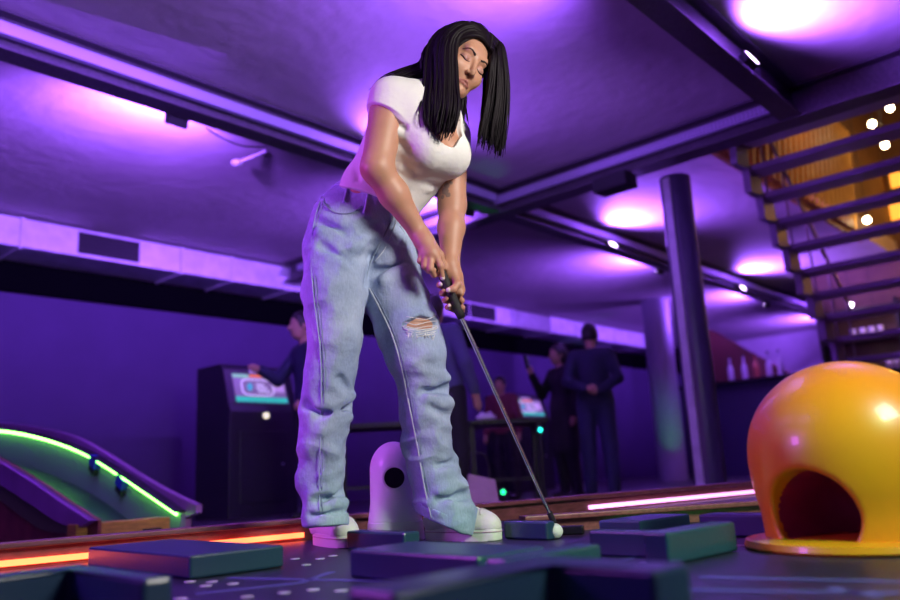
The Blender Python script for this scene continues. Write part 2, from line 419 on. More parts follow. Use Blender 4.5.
# speaker under the cross beam, ceiling sensor rod, loose cable
t = empty('loudspeaker', (5.93, 3.28, 2.72), 'small black loudspeaker hung under the cross beam left of the column', 'loudspeaker')
MB().box((5.93, 3.28, 2.755), (0.2, 0.34, 0.13), bevel=0.012).build('cabinet', m_black, t)
MB().box((5.826, 3.28, 2.755), (0.006, 0.31, 0.105), bevel=0.002).build('grille', mat('speaker_grille', (0.03, 0.03, 0.035), 0.7, bump=0.6, bscale=300), t)
MB().box((5.95, 3.28, 2.835), (0.05, 0.12, 0.035)).build('bracket', m_black, t)
m_white = mat('white_plastic', (0.75, 0.72, 0.76), 0.4)
t = empty('ceiling_sensor', tuple(Zp(237, 162, 3.05)), 'white rod sensor with a round head hanging by the ceiling', 'sensor')
a = V3(Zp(237, 163, 3.02)); b = V3(Zp(266, 151, CZ - 0.01))
MB().tube([b, a], 0.014, 10).build('rod', m_white, t)
MB().sph(a, (0.05, 0.05, 0.03), 16).build('head', m_white, t, smooth=True)
cab = [Zp(206, 128, 2.86), Zp(222, 138, 2.84), Zp(243, 146, 2.84), Zp(266, 147, 2.9)]
tag(MB().tube(catmull(cab, 16), 0.006, 6).build('loose_cable', m_black), 'thin black cable drooping below the beam beside the ceiling lamp', 'cable')

# air duct along the left wall -------------------------------------------
DY, DZ0, DZ1 = 8.3, 2.79, 3.09
t = empty('air_duct', (6, DY, DZ0), 'long rectangular zinc air duct under the ceiling along the left wall', 'air duct')
MB().box((7.0, (DY + 8.9) / 2, (DZ0 + DZ1) / 2), (20, 8.9 - DY, DZ1 - DZ0)).build('duct_body', m_zinc, t)
xs = [Yp(p, 225 + p * 0.18, DY)[0] for p in (22, 182, 232, 290)]
xs = [0.2, 1.5] + xs + [x for x in np.arange(8.6, 16.9, 1.15)]
for x in xs:
    MB().box((x, DY - 0.008, (DZ0 + DZ1) / 2), (0.035, 0.02, DZ1 - DZ0 + 0.02), bevel=0.004).box((x, (DY + 8.9) / 2, DZ0 - 0.008), (0.035, 8.9 - DY, 0.02)).build('duct_flange', m_zinc, t)
def grille(px0, px1):
    x0, x1 = Yp(px0, 245, DY)[0], Yp(px1, 250, DY)[0]
    mb = MB().box(((x0 + x1) / 2, DY - 0.006, 2.94), (x1 - x0, 0.012, 0.235))
    g = mb.build('vent_grille', m_black, t)
    fr = MB()
    for k in range(9): fr.box(((x0 + x1) / 2, DY - 0.016, 2.84 + k * 0.025), (x1 - x0 - 0.03, 0.012, 0.006))
    fr.build('vent_slats', m_blackgloss, g)
grille(78, 139); grille(455, 491)

# columns -----------------------------------------------------------------
def column(name, top, bot, ztop, r, label, m):
    mb = MB().cyl((bot[0], bot[1], 0), (bot[0], bot[1], ztop), r, n=40)
    o = mb.build(name, m, angle=40); struct(o, label); return o
c1 = Xp(697, 330, 6.5)
t = column('column', None, (6.47, 2.97), CZ - 0.27, 0.135, 'dark violet steel column under the cross beam', m_col)
MB().cyl((6.47, 2.97, 0), (6.47, 2.97, 0.03), 0.2, n=24).build('column_plate', m_col, t)
MB().box((6.47 - 0.14, 2.97 + 0.02, 1.42), (0.03, 0.07, 2.8), bevel=0.004).build('cable_channel', m_zinc, t)
c2 = Zp(655, 476, 0.0)
column('column', None, (12.6, 6.42), CZ, 0.24, 'thick round violet column further back, left of the dark one', mat('column_concrete', (0.34, 0.30, 0.42), 0.45))

# ------------------------------------------------------------------ open stair at the right
SY = 2.40
m_stair = mat('stair_steel', (0.30, 0.24, 0.36), 0.45)
st_px = [(733, 141), (748, 175), (764, 205), (775, 230), (788, 254), (800, 277), (811, 299), (822, 318), (831, 336), (841, 352)]
t = empty('stair', (9.5, 1.6, 0), 'open steel stair with plain treads climbing out of the hall', 'stair')
pts = [Yp(px, py, SY) for px, py in st_px]
run = (pts[-3][0] - pts[0][0]) / (len(pts) - 3); rise = (pts[0][2] - pts[-3][2]) / (len(pts) - 3)
X0, Z0 = pts[0][0], pts[0][2]
def stringer(y):
    n = 15; top = []; bot = []
    for k in range(n):
        x = X0 + k * run; z = Z0 - k * rise
        top += [(x - 0.02, z + 0.03), (x + run - 0.02, z + 0.03)]
    for k in range(n):
        x = X0 + k * run; z = Z0 - k * rise
        bot += [(x - 0.05, z - rise + 0.03 - 0.06), (x + run - 0.05, z - rise + 0.03 - 0.06)]
    poly = [(x, max(z, 0)) for x, z in top] + [(x, max(z, 0)) for x, z in bot[::-1]]
    q = []
    for p in poly:
        if not q or (abs(p[0] - q[-1][0]) + abs(p[1] - q[-1][1])) > 1e-4: q.append(p)
    return MB().prism(q, y - 0.03, y + 0.03, axis=lambda x, y_, z: (x, z, y_))
stringer(SY).build('stringer', m_stair, t); stringer(0.55).build('stringer', m_stair, t)
for k in range(15):
    z = Z0 - k * rise
    if z < 0.1: break
    MB().box((X0 + (k + 0.5) * run, (SY + 0.55) / 2, z), (run * 1.02, SY - 0.61, 0.05), bevel=0.006).build('tread', m_stair, t)
m_rail = mat('rail_steel', (0.30, 0.24, 0.2), 0.35, metal=0.7)
for y in (SY - 0.02, 0.57):
    rl = MB().tube([(X0 - 0.05, y, Z0 + 0.98), (X0 + 11 * run, y, Z0 - 11 * rise + 0.98)], 0.018, 10).build('handrail', m_rail, t)
    for k in range(0, 12, 2):
        MB().cyl((X0 + (k + .5) * run, y, Z0 - k * rise + 0.02), (X0 + (k + .5) * run, y, Z0 - (k + .5) * rise + 0.985), 0.011, n=8).build('baluster', m_rail, t)

# upper floor seen through the stair opening
m_warmwall = mat('upper_wall_paint', (0.16, 0.09, 0.05), 0.7, var=0.2, scale=2)
slab('wall_upper', (13.0, -4, 0), (13.2, 3.9, 6.0), m_warmwall)
slab('ceiling_upper', (6.0, -4, 6.0), (13.2, 4.2, 6.1), mat('upper_ceiling', (0.05, 0.04, 0.05), 0.8))
slab('wall_upper_side', (6.3, 2.63, CZ + 0.25), (13.0, 2.75, 6.0), m_warmwall)
# slatted oak screen lit by warm lamps
m_oak = mat('oak_slats', (0.55, 0.27, 0.07), 0.5, var=0.2, scale=6, stretch=(1, 1, 12))
t = empty('slatted_screen', (9.6, 2.2, 3.6), 'orange lit slatted timber screen beyond the top of the stair', 'screen')
for k in range(24):
    MB().box((6.75 + k * 0.17, 2.54, 3.75), (0.075, 0.06, 1.5), Matrix.Rotation(math.radians(16), 3, 'Y')).build('slat', m_oak, t)
for z in (3.02, 4.5): MB().box((8.7, 2.595, z), (4.4, 0.04, 0.09)).build('screen_frame', m_oak, t)
m_bulb = mat('warm_bulb', (1, .8, .5), 0.4, emit=(1.0, 0.80, 0.45), es=40)
m_glow = mat('amber_shade', (1, .6, .2), 0.5, emit=(1.0, 0.36, 0.04), es=1.6)
for i, (px, py, lb) in enumerate([(890, 108, 'warm bulb at the right frame edge over the top tread'), (872, 124, 'warm bulb left of the top right one above the stair'),
                        (885, 145, 'warm bulb just under the second tread at the right'), (867, 220, 'warm bulb above the middle treads, alone against the dark')]):
    p = Xp(px, py, 10.5); t = empty('pendant_bulb', tuple(p), lb, 'light bulb', 'warm bulbs above the stair')
    MB().sph(p, 0.042, 16).build('bulb', m_bulb, t, smooth=True)
    MB().cyl(p + UP * 0.035, p + UP * 0.09, 0.02, n=12).tube([p + UP * 0.09, (p[0], p[1], 5.99)], 0.004, 6).build('bulb_holder', m_black, t)
for px, py, lb in [(896, 180, 'amber wall lantern at the frame edge, upper of two'), (896, 212, 'amber wall lantern at the frame edge, lower of two')]:
    p = Xp(px, py, 12.9); t = empty('wall_lantern', tuple(p), lb, 'lantern', 'amber lanterns at the right edge')
    MB().box(p, (0.1, 0.15, 0.27), bevel=0.02).build('lantern_glass', m_glow, t)
    MB().box(p + UP * 0.15, (0.14, 0.19, 0.03)).box(p - UP * 0.15, (0.14, 0.19, 0.03)).box(p + np.array([0.055, 0, 0]), (0.02, 0.1, 0.36)).build('lantern_cap', m_black, t)
def warm(p, e, c=(1.0, 0.45, 0.08), r=0.1):
    l = bpy.data.lights.new('warm_light', 'POINT'); l.energy = e; l.color = c; l.shadow_soft_size = r
    o = bpy.data.objects.new('warm_light', l); COL.objects.link(o); o.location = p
warm((8.2, 2.05, 4.6), 40); warm((12.2, 1.2, 3.9), 45); warm((11.6, 1.6, 2.7), 12)

# ------------------------------------------------------------------ bar at the far right
m_bar = mat('bar_front', (0.045, 0.04, 0.10), 0.4)
t = empty('bar_counter', (14, 5.0, 0), 'long dark bar counter with a row of bottles, behind the columns', 'bar counter')
MB().box((14.3, 4.6, 0.82), (0.6, 4.4, 1.64)).build('counter_body', m_bar, t)
MB().box((14.25, 4.6, 1.665), (0.8, 4.5, 0.05), bevel=0.008).build('counter_top', m_blackgloss, t)
m_redwood = mat('canopy_red', (0.10, 0.025, 0.02), 0.6)
t = empty('bar_back_panel', (14.9, 5.6, 0), 'dark red sloping panel behind the bar bottles', 'panel')
cp_ = [(Xp(px, py, 14.75)[1], Xp(px, py, 14.75)[2]) for px, py in ((690, 322), (716, 333), (745, 350), (790, 374), (792, 382), (690, 382))]
cp_[-2:] = [(cp_[-2][0], 0.0), (cp_[-1][0], 0.0)]
MB().prism(cp_, 14.75, 15.0, axis=lambda y, z, x: (x, y, z)).build('panel_board', m_redwood, t)
m_bot = mat('bottle_glass', (0.55, 0.5, 0.7), 0.12, spec=0.9)
m_botr = mat('bottle_amber', (0.35, 0.10, 0.06), 0.12, spec=0.9)
def bottle(p, s, m, label):
    t = empty('bottle', tuple(p), label, 'bottle', 'bottles on the bar counter')
    MB().lathe([(0.001, 0), (0.05, 0.004), (0.052, 0.03), (0.052, 0.22), (0.04, 0.27), (0.018, 0.31), (0.016, 0.40), (0.02, 0.405), (0.02, 0.42), (0.001, 0.42)], p, 16).build('glass', m, t, smooth=True)
    MB().cyl(p + UP * 0.42, p + UP * 0.46, 0.018, n=12).build('stopper', m_black, t)
for px, sc, m, lb in [(731, 1, m_bot, 'pale bottle at the left end of the bar row'), (745, 1, m_bot, 'tall pale bottle second from the left on the bar'), (757, 1, m_botr, 'reddish bottle in the middle of the bar row'),
                  (770, 1, m_bot, 'clear bottle fourth along the bar'), (781, 1, m_bot, 'pale bottle at the right end of the bar row')]:
    q = Xp(px, 374, 14.1); bottle(np.array([14.1, q[1], 1.69]), sc, m, lb)
spot('bar_spot', (13.0, 5.0, 2.9), (14.1, 5.2, 1.7), 18, (0.7, 0.35, 1.0), 100)
# wall shelf with glassware under the stair
t = empty('bar_shelf', (12.9, 3.3, 2.0), 'dark back bar shelf with glassware under the stair', 'shelf')
for z in (1.45, 1.95, 2.4): MB().box((12.8, 2.7, z), (0.32, 2.2, 0.04)).build('shelf_board', m_black, t)
for y in (1.62, 2.7, 3.78): MB().box((12.8, y, 1.25), (0.3, 0.04, 2.5)).build('shelf_upright', m_black, t)
m_glass = mat('glassware', (0.7, 0.6, 0.85), 0.1, spec=0.9)
gl = [(855, 344, 1.97), (865, 344, 1.97), (874, 343, 1.97), (883, 343, 1.97), (889, 361, 1.47), (897, 360, 1.47)]
gn = ['leftmost glass on the upper shelf under the stair', 'glass second from left on the upper shelf under the stair', 'glass third from left on the upper shelf under the stair', 'rightmost glass on the upper shelf under the stair', 'left glass of two on the lower shelf under the stair', 'right glass of two on the lower shelf under the stair']
for (px, py, z), lb in zip(gl, gn):
    q = Xp(px, py, 12.75); b = np.array([12.75, q[1], z])
    tag(MB().lathe([(0.001, 0), (0.04, 0.003), (0.05, 0.16), (0.046, 0.16), (0.038, 0.015), (0.001, 0.012)], b, 16).build('drinking_glass', m_glass, smooth=True), lb, 'glass', 'glasses on the back bar shelf')
warm((12.3, 2.9, 2.25), 3.0, (0.8, 0.45, 1.0), 0.05)
for px, py, lb in [(878, 335, 'small bright bulb over the shelf glasses'), (851, 305, 'tiny bulb behind the lower treads')]:
    p = Xp(px, py, 12.5); t = empty('shelf_bulb', tuple(p), lb, 'light bulb', 'small bulbs near the shelf')
    MB().sph(p, 0.035, 12).build('bulb', mat('cool_bulb', (1, .9, 1), .4, emit=(1, .85, 1), es=18), t, smooth=True)
    MB().cyl(p + UP * 0.03, p + UP * 0.08, 0.016, n=10).tube([p + UP * 0.08, (p[0], p[1], 3.1)], 0.004, 6).build('bulb_holder', m_black, t)

# ------------------------------------------------------------------ arcade machines
m_arc = mat('arcade_black', (0.016, 0.015, 0.024), 0.38)
def screen_mat(name, pal):
    return mat(name, pal, 0.3, emit=pal, es=1.0)
def arcade(cx, cy, wd, dp, ht, label, rz=0.0, group=None):
    """upright machine whose front faces -Y; (cx,cy) = front left bottom corner"""
    t = empty('arcade_machine', (cx, cy, 0), label, 'arcade machine', group)
    prof = [(0, 0), (0, 1.06), (0.03, 1.12), (0.15, ht - 0.05), (0.19, ht), (dp, ht), (dp, 0)]
    ax = lambda y, z, x: (cx + x, cy + y, z)
    ax2 = lambda y, x_, z: ax(y, x_, z)
    MB().prism([(y, z) for y, z in prof], 0.035, wd - 0.035, axis=lambda y, z, x: (cx + x, cy + y, z)).build('cabinet_body', m_arc, t)
    for x0 in (0.0, wd - 0.035):
        MB().prism([(y - 0.03, z) if 0 < z < ht and y < 0.18 else (y, z) for y, z in prof], x0, x0 + 0.035, 0.004, axis=lambda y, z, x: (cx + x, cy + y, z)).build('side_panel', m_arc, t)
    # slanted display
    a = np.array([0.03, 1.12]); b = np.array([0.15, ht - 0.05]); d = (b - a) / np.linalg.norm(b - a); n = np.array([-d[1], d[0]])
    def Q(u, v, o=0.0):      # u 0..1 across, v 0..1 up the slope
        p = a + (b - a) * v + n * o; return (cx + 0.05 + (wd - 0.10) * u, cy + p[0], p[1])
    def patch(u0, u1, v0, v1, o, name, m, par):
        q = [Q(u0, v0, o), Q(u1, v0, o), Q(u1, v1, o), Q(u0, v1, o)]; r = [Q(u0, v0, o - 0.006), Q(u1, v0, o - 0.006), Q(u1, v1, o - 0.006), Q(u0, v1, o - 0.006)]
        mb = MB(); vs = [mb.bm.verts.new(p) for p in q]; ws = [mb.bm.verts.new(p) for p in r]
        mb.bm.faces.new(vs); mb.bm.faces.new(ws[::-1])
        for i in range(4): mb.bm.faces.new((vs[i], ws[i], ws[(i + 1) % 4], vs[(i + 1) % 4]))
        return mb.build(name, m, par)
    sc = patch(0.08, 0.94, 0.10, 0.86, 0.010, 'screen', screen_mat('screen_violet', (0.15, 0.09, 0.22)), t)
    patch(0.08, 0.94, 0.10, 0.24, 0.013, 'screen_band', screen_mat('screen_teal', (0.02, 0.42, 0.28)), sc)
    patch(0.36, 0.70, 0.80, 0.86, 0.013, 'screen_band', screen_mat('screen_orange', (0.75, 0.16, 0.04)), sc)
    patch(0.08, 0.34, 0.76, 0.86, 0.013, 'screen_band', screen_mat('screen_green', (0.16, 0.40, 0.22)), sc)
    patch(0.72, 0.92, 0.40, 0.74, 0.013, 'screen_band', screen_mat('screen_lilac', (0.36, 0.22, 0.45)), sc)
    mb = MB(); loop = []
    for k in range(32):
        an = 2 * math.pi * k / 32; cu, cv = math.cos(an), math.sin(an)
        loop.append(Q(0.46 + 0.26 * np.sign(cu) * abs(cu) ** 0.45, 0.50 + 0.22 * np.sign(cv) * abs(cv) ** 0.45, 0.016))
    mb.tube(loop + [loop[0]], 0.007, 6).build('screen_outline', screen_mat('screen_white', (0.62, 0.50, 0.75)), sc)
    MB().sph(Q(0.33, 0.5, 0.014), (0.035, 0.02, 0.045), 14).build('screen_dot', screen_mat('screen_blue', (0.05, 0.30, 0.42)), sc)
    for k, (u0, u1, v) in enumerate(((0.44, 0.58, 0.56), (0.44, 0.62, 0.47), (0.46, 0.66, 0.38))):
        patch(u0, u1, v, v + 0.05, 0.015, 'screen_text_bar', screen_mat('screen_pale', (0.5, 0.42, 0.62)), sc)
    patch(0.38, 0.66, 0.925, 0.985, 0.008, 'name_plate', screen_mat('plate_lilac', (0.42, 0.25, 0.62)), t)
    # start button under the display and coin door
    MB().cyl((cx + wd * 0.52, cy + 0.012, 1.02), (cx + wd * 0.52, cy - 0.022, 1.02), 0.032, n=20).build('start_button', mat('button_cream', (0.9, 0.9, 0.6), 0.4, emit=(1, 0.95, 0.6), es=1.0), t)
    MB().box((cx + wd / 2, cy - 0.006, 0.5), (wd * 0.7, 0.014, 0.72), bevel=0.006).build('front_door', m_arc, t)
    MB().cyl((cx + wd * 0.76, cy - 0.01, 0.52), (cx + wd * 0.76, cy - 0.025, 0.52), 0.012, n=12).build('door_lock', m_zinc, t)
    return t
cA = Zp(228, 520, 0.0); cB = Yp(298, 520, cA[1])
arcade(cA[0], cA[1], cB[0] - cA[0], 0.62, 1.56, 'black upright arcade machine with a lit screen left of the woman')
cC = Zp(520, 492, 0.0); cD = Yp(556, 492, cC[1])
arcade(cC[0], cC[1], max(0.55, cD[0] - cC[0]), 0.6, 1.5, 'second dark machine with a lit screen beyond the tables')

# ------------------------------------------------------------------ bistro tables
m_tab = mat('table_black', (0.012, 0.01, 0.016), 0.5)
def table(px0, px1, py, zt, X, label):
    a = Xp(px0, py, X); sc = zt / max(a[2], .01)
    p0 = Zp(px0, py, zt); p1 = Zp(px1, py, zt)
    p0 = P(px0, py, np.dot(p0, HD)); c = None
    return p0, p1
def bistro(px, py_floor, d, half, zt, label):
    c = P(px, py_floor, d); c[2] = 0
    t = empty('bistro_table', tuple(c), label, 'table', 'tall black tables in the hall')
    MB().box((c[0], c[1], zt - 0.02), (half * 2, 0.7, 0.045), rotz(-41.8), bevel=0.006).build('tabletop', m_tab, t)
    for sx in (-1, 1):
        for sy in (-1, 1):
            o = RT * sx * (half - 0.06) + HD * sy * 0.28
            MB().box((c[0] + o[0], c[1] + o[1], (zt - 0.04) / 2), (0.05, 0.05, zt - 0.04), rotz(-41.8)).build('leg', m_tab, t)
    MB().box((c[0], c[1], 0.25), (half * 2 - 0.1, 0.03, 0.03), rotz(-41.8)).build('stretcher', m_tab, t)
    return c
bistro(378, 500, 7.3, 0.40, 0.80, 'tall black table seen between the legs of the woman')
tb = bistro(508, 500, 7.9, 0.38, 0.81, 'tall black table behind the putter shaft with a napkin on it')
q = tb - RT * 0.17 - HD * 0.1
nap = MB().sph((q[0], q[1], 0.81 + 0.035), (0.12, 0.09, 0.055), 14); 
for v in nap.bm.verts: v.co.z = max(v.co.z + 0.02 * math.sin(v.co.x * 60) * math.cos(v.co.y * 50), 0.8135)
tag(nap.build('crumpled_napkin', m_white, smooth=True), 'pale crumpled napkin lying on the tall table behind the shaft', 'napkin')
bg = P(482, 497, 5.75); bg[2] = 0
t = empty('tote_bag', tuple(bg), 'pale tote bag standing on the floor under the table', 'bag')
MB().prism([(-0.13, 0), (0.13, 0), (0.10, 0.28), (-0.09, 0.33)], -0.05, 0.05, 0.01, axis=lambda x, z, y: tuple(bg + RT * x + HD * y + UP * z)).build('bag_body', mat('bag_cloth', (0.55, 0.35, 0.5), 0.8, bump=0.3, bscale=20), t)
MB().tube(catmull([bg + RT * -0.07 + UP * 0.3, bg + RT * -0.05 + UP * 0.45, bg + RT * 0.04 + UP * 0.45, bg + RT * 0.07 + UP * 0.28], 12), 0.008, 6).build('bag_handle', m_black, t)
def floor_light(px, py, d, col, label):
    p = P(px, py, d); p[2] = 0
    t = empty('floor_spotlight', tuple(p), label, 'floor lamp', 'small floor spotlights')
    h = P(px, py, d)[2]
    MB().box((p[0], p[1], 0.02), (0.12, 0.12, 0.04), bevel=0.005).cyl((p[0], p[1], 0.03), (p[0], p[1], max(h - 0.04, 0.05)), 0.02, n=10).build('lamp_stand', m_black, t)
    MB().sph((p[0], p[1], h), 0.034, 14).build('lamp_body', m_black, t, smooth=True)
    f = -HD; MB().sph(np.array([p[0], p[1], h]) + f * 0.02, (0.021, 0.021, 0.021), 12).build('lamp_lens', mat('lens' + str(col), col, 0.4, emit=col, es=3), t, smooth=True)
floor_light(503, 492, 6.6, (0.02, 1.0, 0.3), 'little green spotlight low behind the table legs')
floor_light(540, 430, 6.9, (0.02, 0.9, 0.7), 'small teal light on a stand beside the putter shaft')
floor_light(695, 476, 7.4, (0.6, 1.0, 0.9), 'small white light near the foot of the dark column')

# ------------------------------------------------------------------ mini golf course in front
DZ = 0.15
ra = Zp(-120, 577, 0.165); rb = Zp(772, 490.5, 0.165)
U = nrm((rb - ra) * [1, 1, 0]); W = np.cross(UP, U)              # along the rail / across it, away from the eye
ANG = math.degrees(math.atan2(U[1], U[0]))
def oriented(mb, c, size, bevel=0.0): mb.box(tuple(c), size, rotz(ANG), bevel=bevel); return mb
course = empty('golf_course_deck', tuple(ra * [1, 1, 0]), 'raised dark golf deck with painted dots that the woman stands on', 'golf course')
cd = ra + U * 2.6 - W * 1.95; oriented(MB(), (cd[0], cd[1], DZ / 2), (9.0, 3.9, DZ)).build('deck', m_deck, course)
# painted dots and lines
m_dot = mat('dot_paint', (0.62, 0.55, 0.70), 0.5); m_line = mat('line_paint', (0.09, 0.08, 0.32), 0.5)
dots = [(190, 582), (206, 586), (233, 584), (247, 597), (284, 593), (313, 590), (341, 591), (372, 592), (212, 582), (181, 599), (295, 559), (320, 559), (333, 556), (306, 565)]
dots += [(645 + 15.7 * k, 562 - 2.7 * k) for k in range(9)]
for px, py in dots:
    p = Zp(px, py, DZ); MB().cyl((p[0], p[1], DZ - 0.002), (p[0], p[1], DZ + 0.0012), 0.012, n=16).build('painted_dot', m_dot, course)
def pline(a, b, wd=0.018):
    a = Zp(*a, DZ); b = Zp(*b, DZ); c = (a + b) / 2; d = b - a
    MB().box((c[0], c[1], DZ), (np.linalg.norm(d), wd, 0.002), rotz(math.degrees(math.atan2(d[1], d[0])))).build('painted_line', m_line, course)
for a, b in [((228, 578), (420, 582)), ((196, 594), (300, 583)), ((300, 583), (332, 572)), ((700, 577), (900, 582)), ((610, 565), (640, 556)), ((880, 597), (830, 588)), ((690, 590), (900, 593))]: pline(a, b)

# border rails with light strips
m_ledo = mat('led_orange', (1, .4, .1), 0.4, emit=(6.0, 0.62, 0.2), es=1.0)
m_ledw = mat('led_violet_white', (1, .8, 1), 0.4, emit=(2.2, 0.85, 2.1), es=1.0)
L = np.linalg.norm((rb - ra)[:2])
def rail(name, a, b, z0, z1, th, lab, m=None):
    d = b - a; n = np.cross(UP, nrm(d * [1, 1, 0])); c = (a + b) / 2; an = math.degrees(math.atan2(d[1], d[0]))
    t = empty(name, (a[0], a[1], 0), lab, 'rail')
    MB().box((c[0] + n[0] * th / 2, c[1] + n[1] * th / 2, (z0 + z1) / 2), (np.linalg.norm(d[:2]), th, z1 - z0), rotz(an)).build('rail_board', m or m_wood, t)
    MB().box((c[0] + n[0] * (th / 2 - 0.012), c[1] + n[1] * (th / 2 - 0.012), z1 + 0.006), (np.linalg.norm(d[:2]), th + 0.034, 0.016), rotz(an), bevel=0.004).build('rail_cap', m or m_wood, t)
    return t, n, an
e2 = ra + (rb - ra) * 1.12
rl, nW, an = rail('course_rail', ra + W * 0.012, e2 + W * 0.012, 0.0, 0.208, 0.05, 'dark red wooden border rail with light strips behind the woman')
for a, b, m, nm in ((ra, Zp(358, 540, 0.165), m_ledo, 'orange glowing strip'), (Zp(640, 508.5, 0.165), Zp(782, 491, 0.165), m_ledw, 'white violet glowing strip')):
    # project both ends on the rail line
    ta, tb = (a - ra) @ U, (b - ra) @ U; c = ra + U * (ta + tb) / 2 + W * 0.006
    o = MB().box((c[0], c[1], 0.168), (tb - ta, 0.012, 0.016), rotz(ANG)).build('light_strip', m, rl); o['label'] = nm
na, nb = Zp(522, 518, 0.2), Zp(812, 498.5, 0.2)
rail('divider_rail', na, nb, DZ + 0.001, 0.192, 0.03, 'low brown divider rail right of the putter head', mat('brown_wood', (0.24, 0.09, 0.08), 0.4, var=0.3, scale=5, stretch=(2, 18, 18)))
ba, bb = ra + W * 0.95 + U * -0.6, ra + W * 0.95 + U * 6.5
rail('back_rail', ba, bb, 0, 0.15, 0.05, 'second dark red rail further back beyond the light strip')

# wall blocks of the course (lacquered boxes standing on the deck)
m_blk = m_navy
BA = -4.0; UB = np.array([math.cos(math.radians(BA)), math.sin(math.radians(BA)), 0]); WB = np.cross(UP, UB)
def block(corner, lv_to, lu_to, zt, label):
    c = Zp(*corner, zt); l = reach(c, WB, lv_to[0]); u = reach(c, UB, lu_to[0])
    l = max(l, 0.05); u = max(u, 0.04)
    q = c + WB * l / 2 + UB * u / 2
    o = MB().box((q[0], q[1], (DZ + zt) / 2 + 0.0008), (u, l, zt - DZ), rotz(BA), bevel=0.006).build('course_block', m_blk)
    return tag(o, label, 'block', 'navy blocks on the golf deck')
block((478, 557), (349, 548), (545, 545), 0.205, 'long navy block in front of the shoes at the centre')
block((507, 560), (492, 553), (601, 544), 0.205, 'navy block with a long green lit side just in front of the ball')
block((652, 532), (588, 529), (662, 529.5), 0.205, 'low navy block left of the big green lit block')
block((667, 533), (642, 531), (735, 521.5), 0.212, 'big block with green lit side between ball and yellow dome')
block((640, 521), (598, 519), (690, 514), 0.20, 'thin navy block behind the big green lit block')
block((776, 515), (698, 517), (791, 511.5), 0.205, 'navy block with a narrow green end beside the yellow dome')
block((404, 533), (346, 530), (420, 531), 0.20, 'small navy block between the two shoes')
block((546, 522), (503, 520), (553, 521), 0.20, 'navy block at the toe of the shoe by the putter head')
block((190, 556), (88, 552), (284, 545.5), 0.20, 'dim block before the orange strip at the left')
# the two nearest, L shaped blocks
def lblock(corner, px_in, px_right, px_left, zt, label):
    c = Zp(*corner, zt); lv = reach(c, WB, px_in); uu = reach(c, UB, px_right); k0 = c + WB * lv; du = -reach(k0, -UB, px_left, 0.6)
    poly = [c, c + UB * uu, c + UB * uu + WB * (lv + 0.09), k0 + WB * 0.09 + UB * du, k0 + UB * du, k0]
    tag(MB().prism([(p[0], p[1]) for p in poly], DZ + 0.0008, zt, 0.008).build('course_block', m_blk), label, 'block', 'navy blocks on the golf deck')
lblock((655, 570), 551, 690, 395, 0.225, 'nearest L shaped block at the bottom centre, out of focus')
lblock((143, 579), 72, 174, -30, 0.22, 'blurred L shaped block in the lower left corner')

# yellow dome with a ball tunnel
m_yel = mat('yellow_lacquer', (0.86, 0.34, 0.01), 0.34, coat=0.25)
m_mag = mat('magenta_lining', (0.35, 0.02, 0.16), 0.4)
dc = P(864, 553, 1.80); dc[2] = DZ
t = empty('tunnel_dome', tuple(dc), 'big glossy yellow dome with a round ball tunnel at the right', 'golf obstacle')
F = Field(dc + [-0.3, -0.3, -0.02], dc + [0.3, 0.3, 0.46], 0.005)
F.ell(dc + UP * 0.195, (0.212, 0.212, 0.205), k=0)
F.rc(dc + UP * 0.03, dc + UP * 0.12, 0.195, 0.2, k=0.03)
td = nrm(-RT * 0.80 - HD * 0.60); ts = np.cross(UP, td)
tun = (dc + UP * 0.075 + td * 0.02, dc + UP * 0.075 + td * 0.4)
F.rc(tun[0], tun[1], 0.085, 0.10, k=0.012, op='sub')
F.cut(dc + UP * 0.018, -UP)
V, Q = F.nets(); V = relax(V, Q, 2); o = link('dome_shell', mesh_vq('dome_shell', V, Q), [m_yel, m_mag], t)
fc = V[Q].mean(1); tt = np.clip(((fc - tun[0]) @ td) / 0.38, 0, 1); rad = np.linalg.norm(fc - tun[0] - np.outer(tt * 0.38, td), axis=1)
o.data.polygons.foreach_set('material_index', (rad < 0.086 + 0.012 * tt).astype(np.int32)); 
MB().lathe([(0.001, 0.0008), (0.238, 0.0008), (0.242, 0.006), (0.238, 0.018), (0.20, 0.024), (0.001, 0.024)], dc, 64).build('base_plate', m_yel, t, angle=40)

# white bollard with a round port
m_boll = mat('white_gloss', (0.80, 0.76, 0.80), 0.28)
bc = P(396, 541, 2.55); bc[2] = DZ
t = empty('rounded_bollard', tuple(bc), 'white rounded bollard with a dark round port behind the legs', 'golf obstacle')
prof = [(0.001, 0.0), (0.088, 0.0), (0.090, 0.004), (0.086, 0.058), (0.084, 0.0585), (0.083, 0.061), (0.084, 0.063), (0.0765, 0.115), (0.075, 0.215)]
prof += [(0.075 * math.cos(a), 0.215 + 0.088 * math.sin(a)) for a in np.linspace(0.12, math.pi / 2 - 0.02, 12)]
MB().lathe(prof, bc, 48).build('bollard_body', m_boll, t, angle=30)
pd = nrm(-HD + RT * 0.10 + UP * 0.06); pc = bc + UP * 0.186 + pd * 0.069
MB().cyl(pc - pd * 0.01, pc + pd * 0.010, 0.036, n=32).build('port_ring', m_boll, t, angle=40)
MB().cyl(pc - pd * 0.01, pc + pd * 0.0118, 0.031, n=32).build('port_lens', mat('port_dark', (0.006, 0.005, 0.008), 0.15), t)

# golf ball
gb = Zp(556, 539, DZ); gb = gb + UP * 0.0215
tag(MB().sph(gb, 0.0213, 24).build('golf_ball', mat('ball_white', (0.85, 0.83, 0.85), 0.35, bump=0.3, bscale=260), smooth=True), 'white golf ball on the deck beside the putter head', 'golf ball')

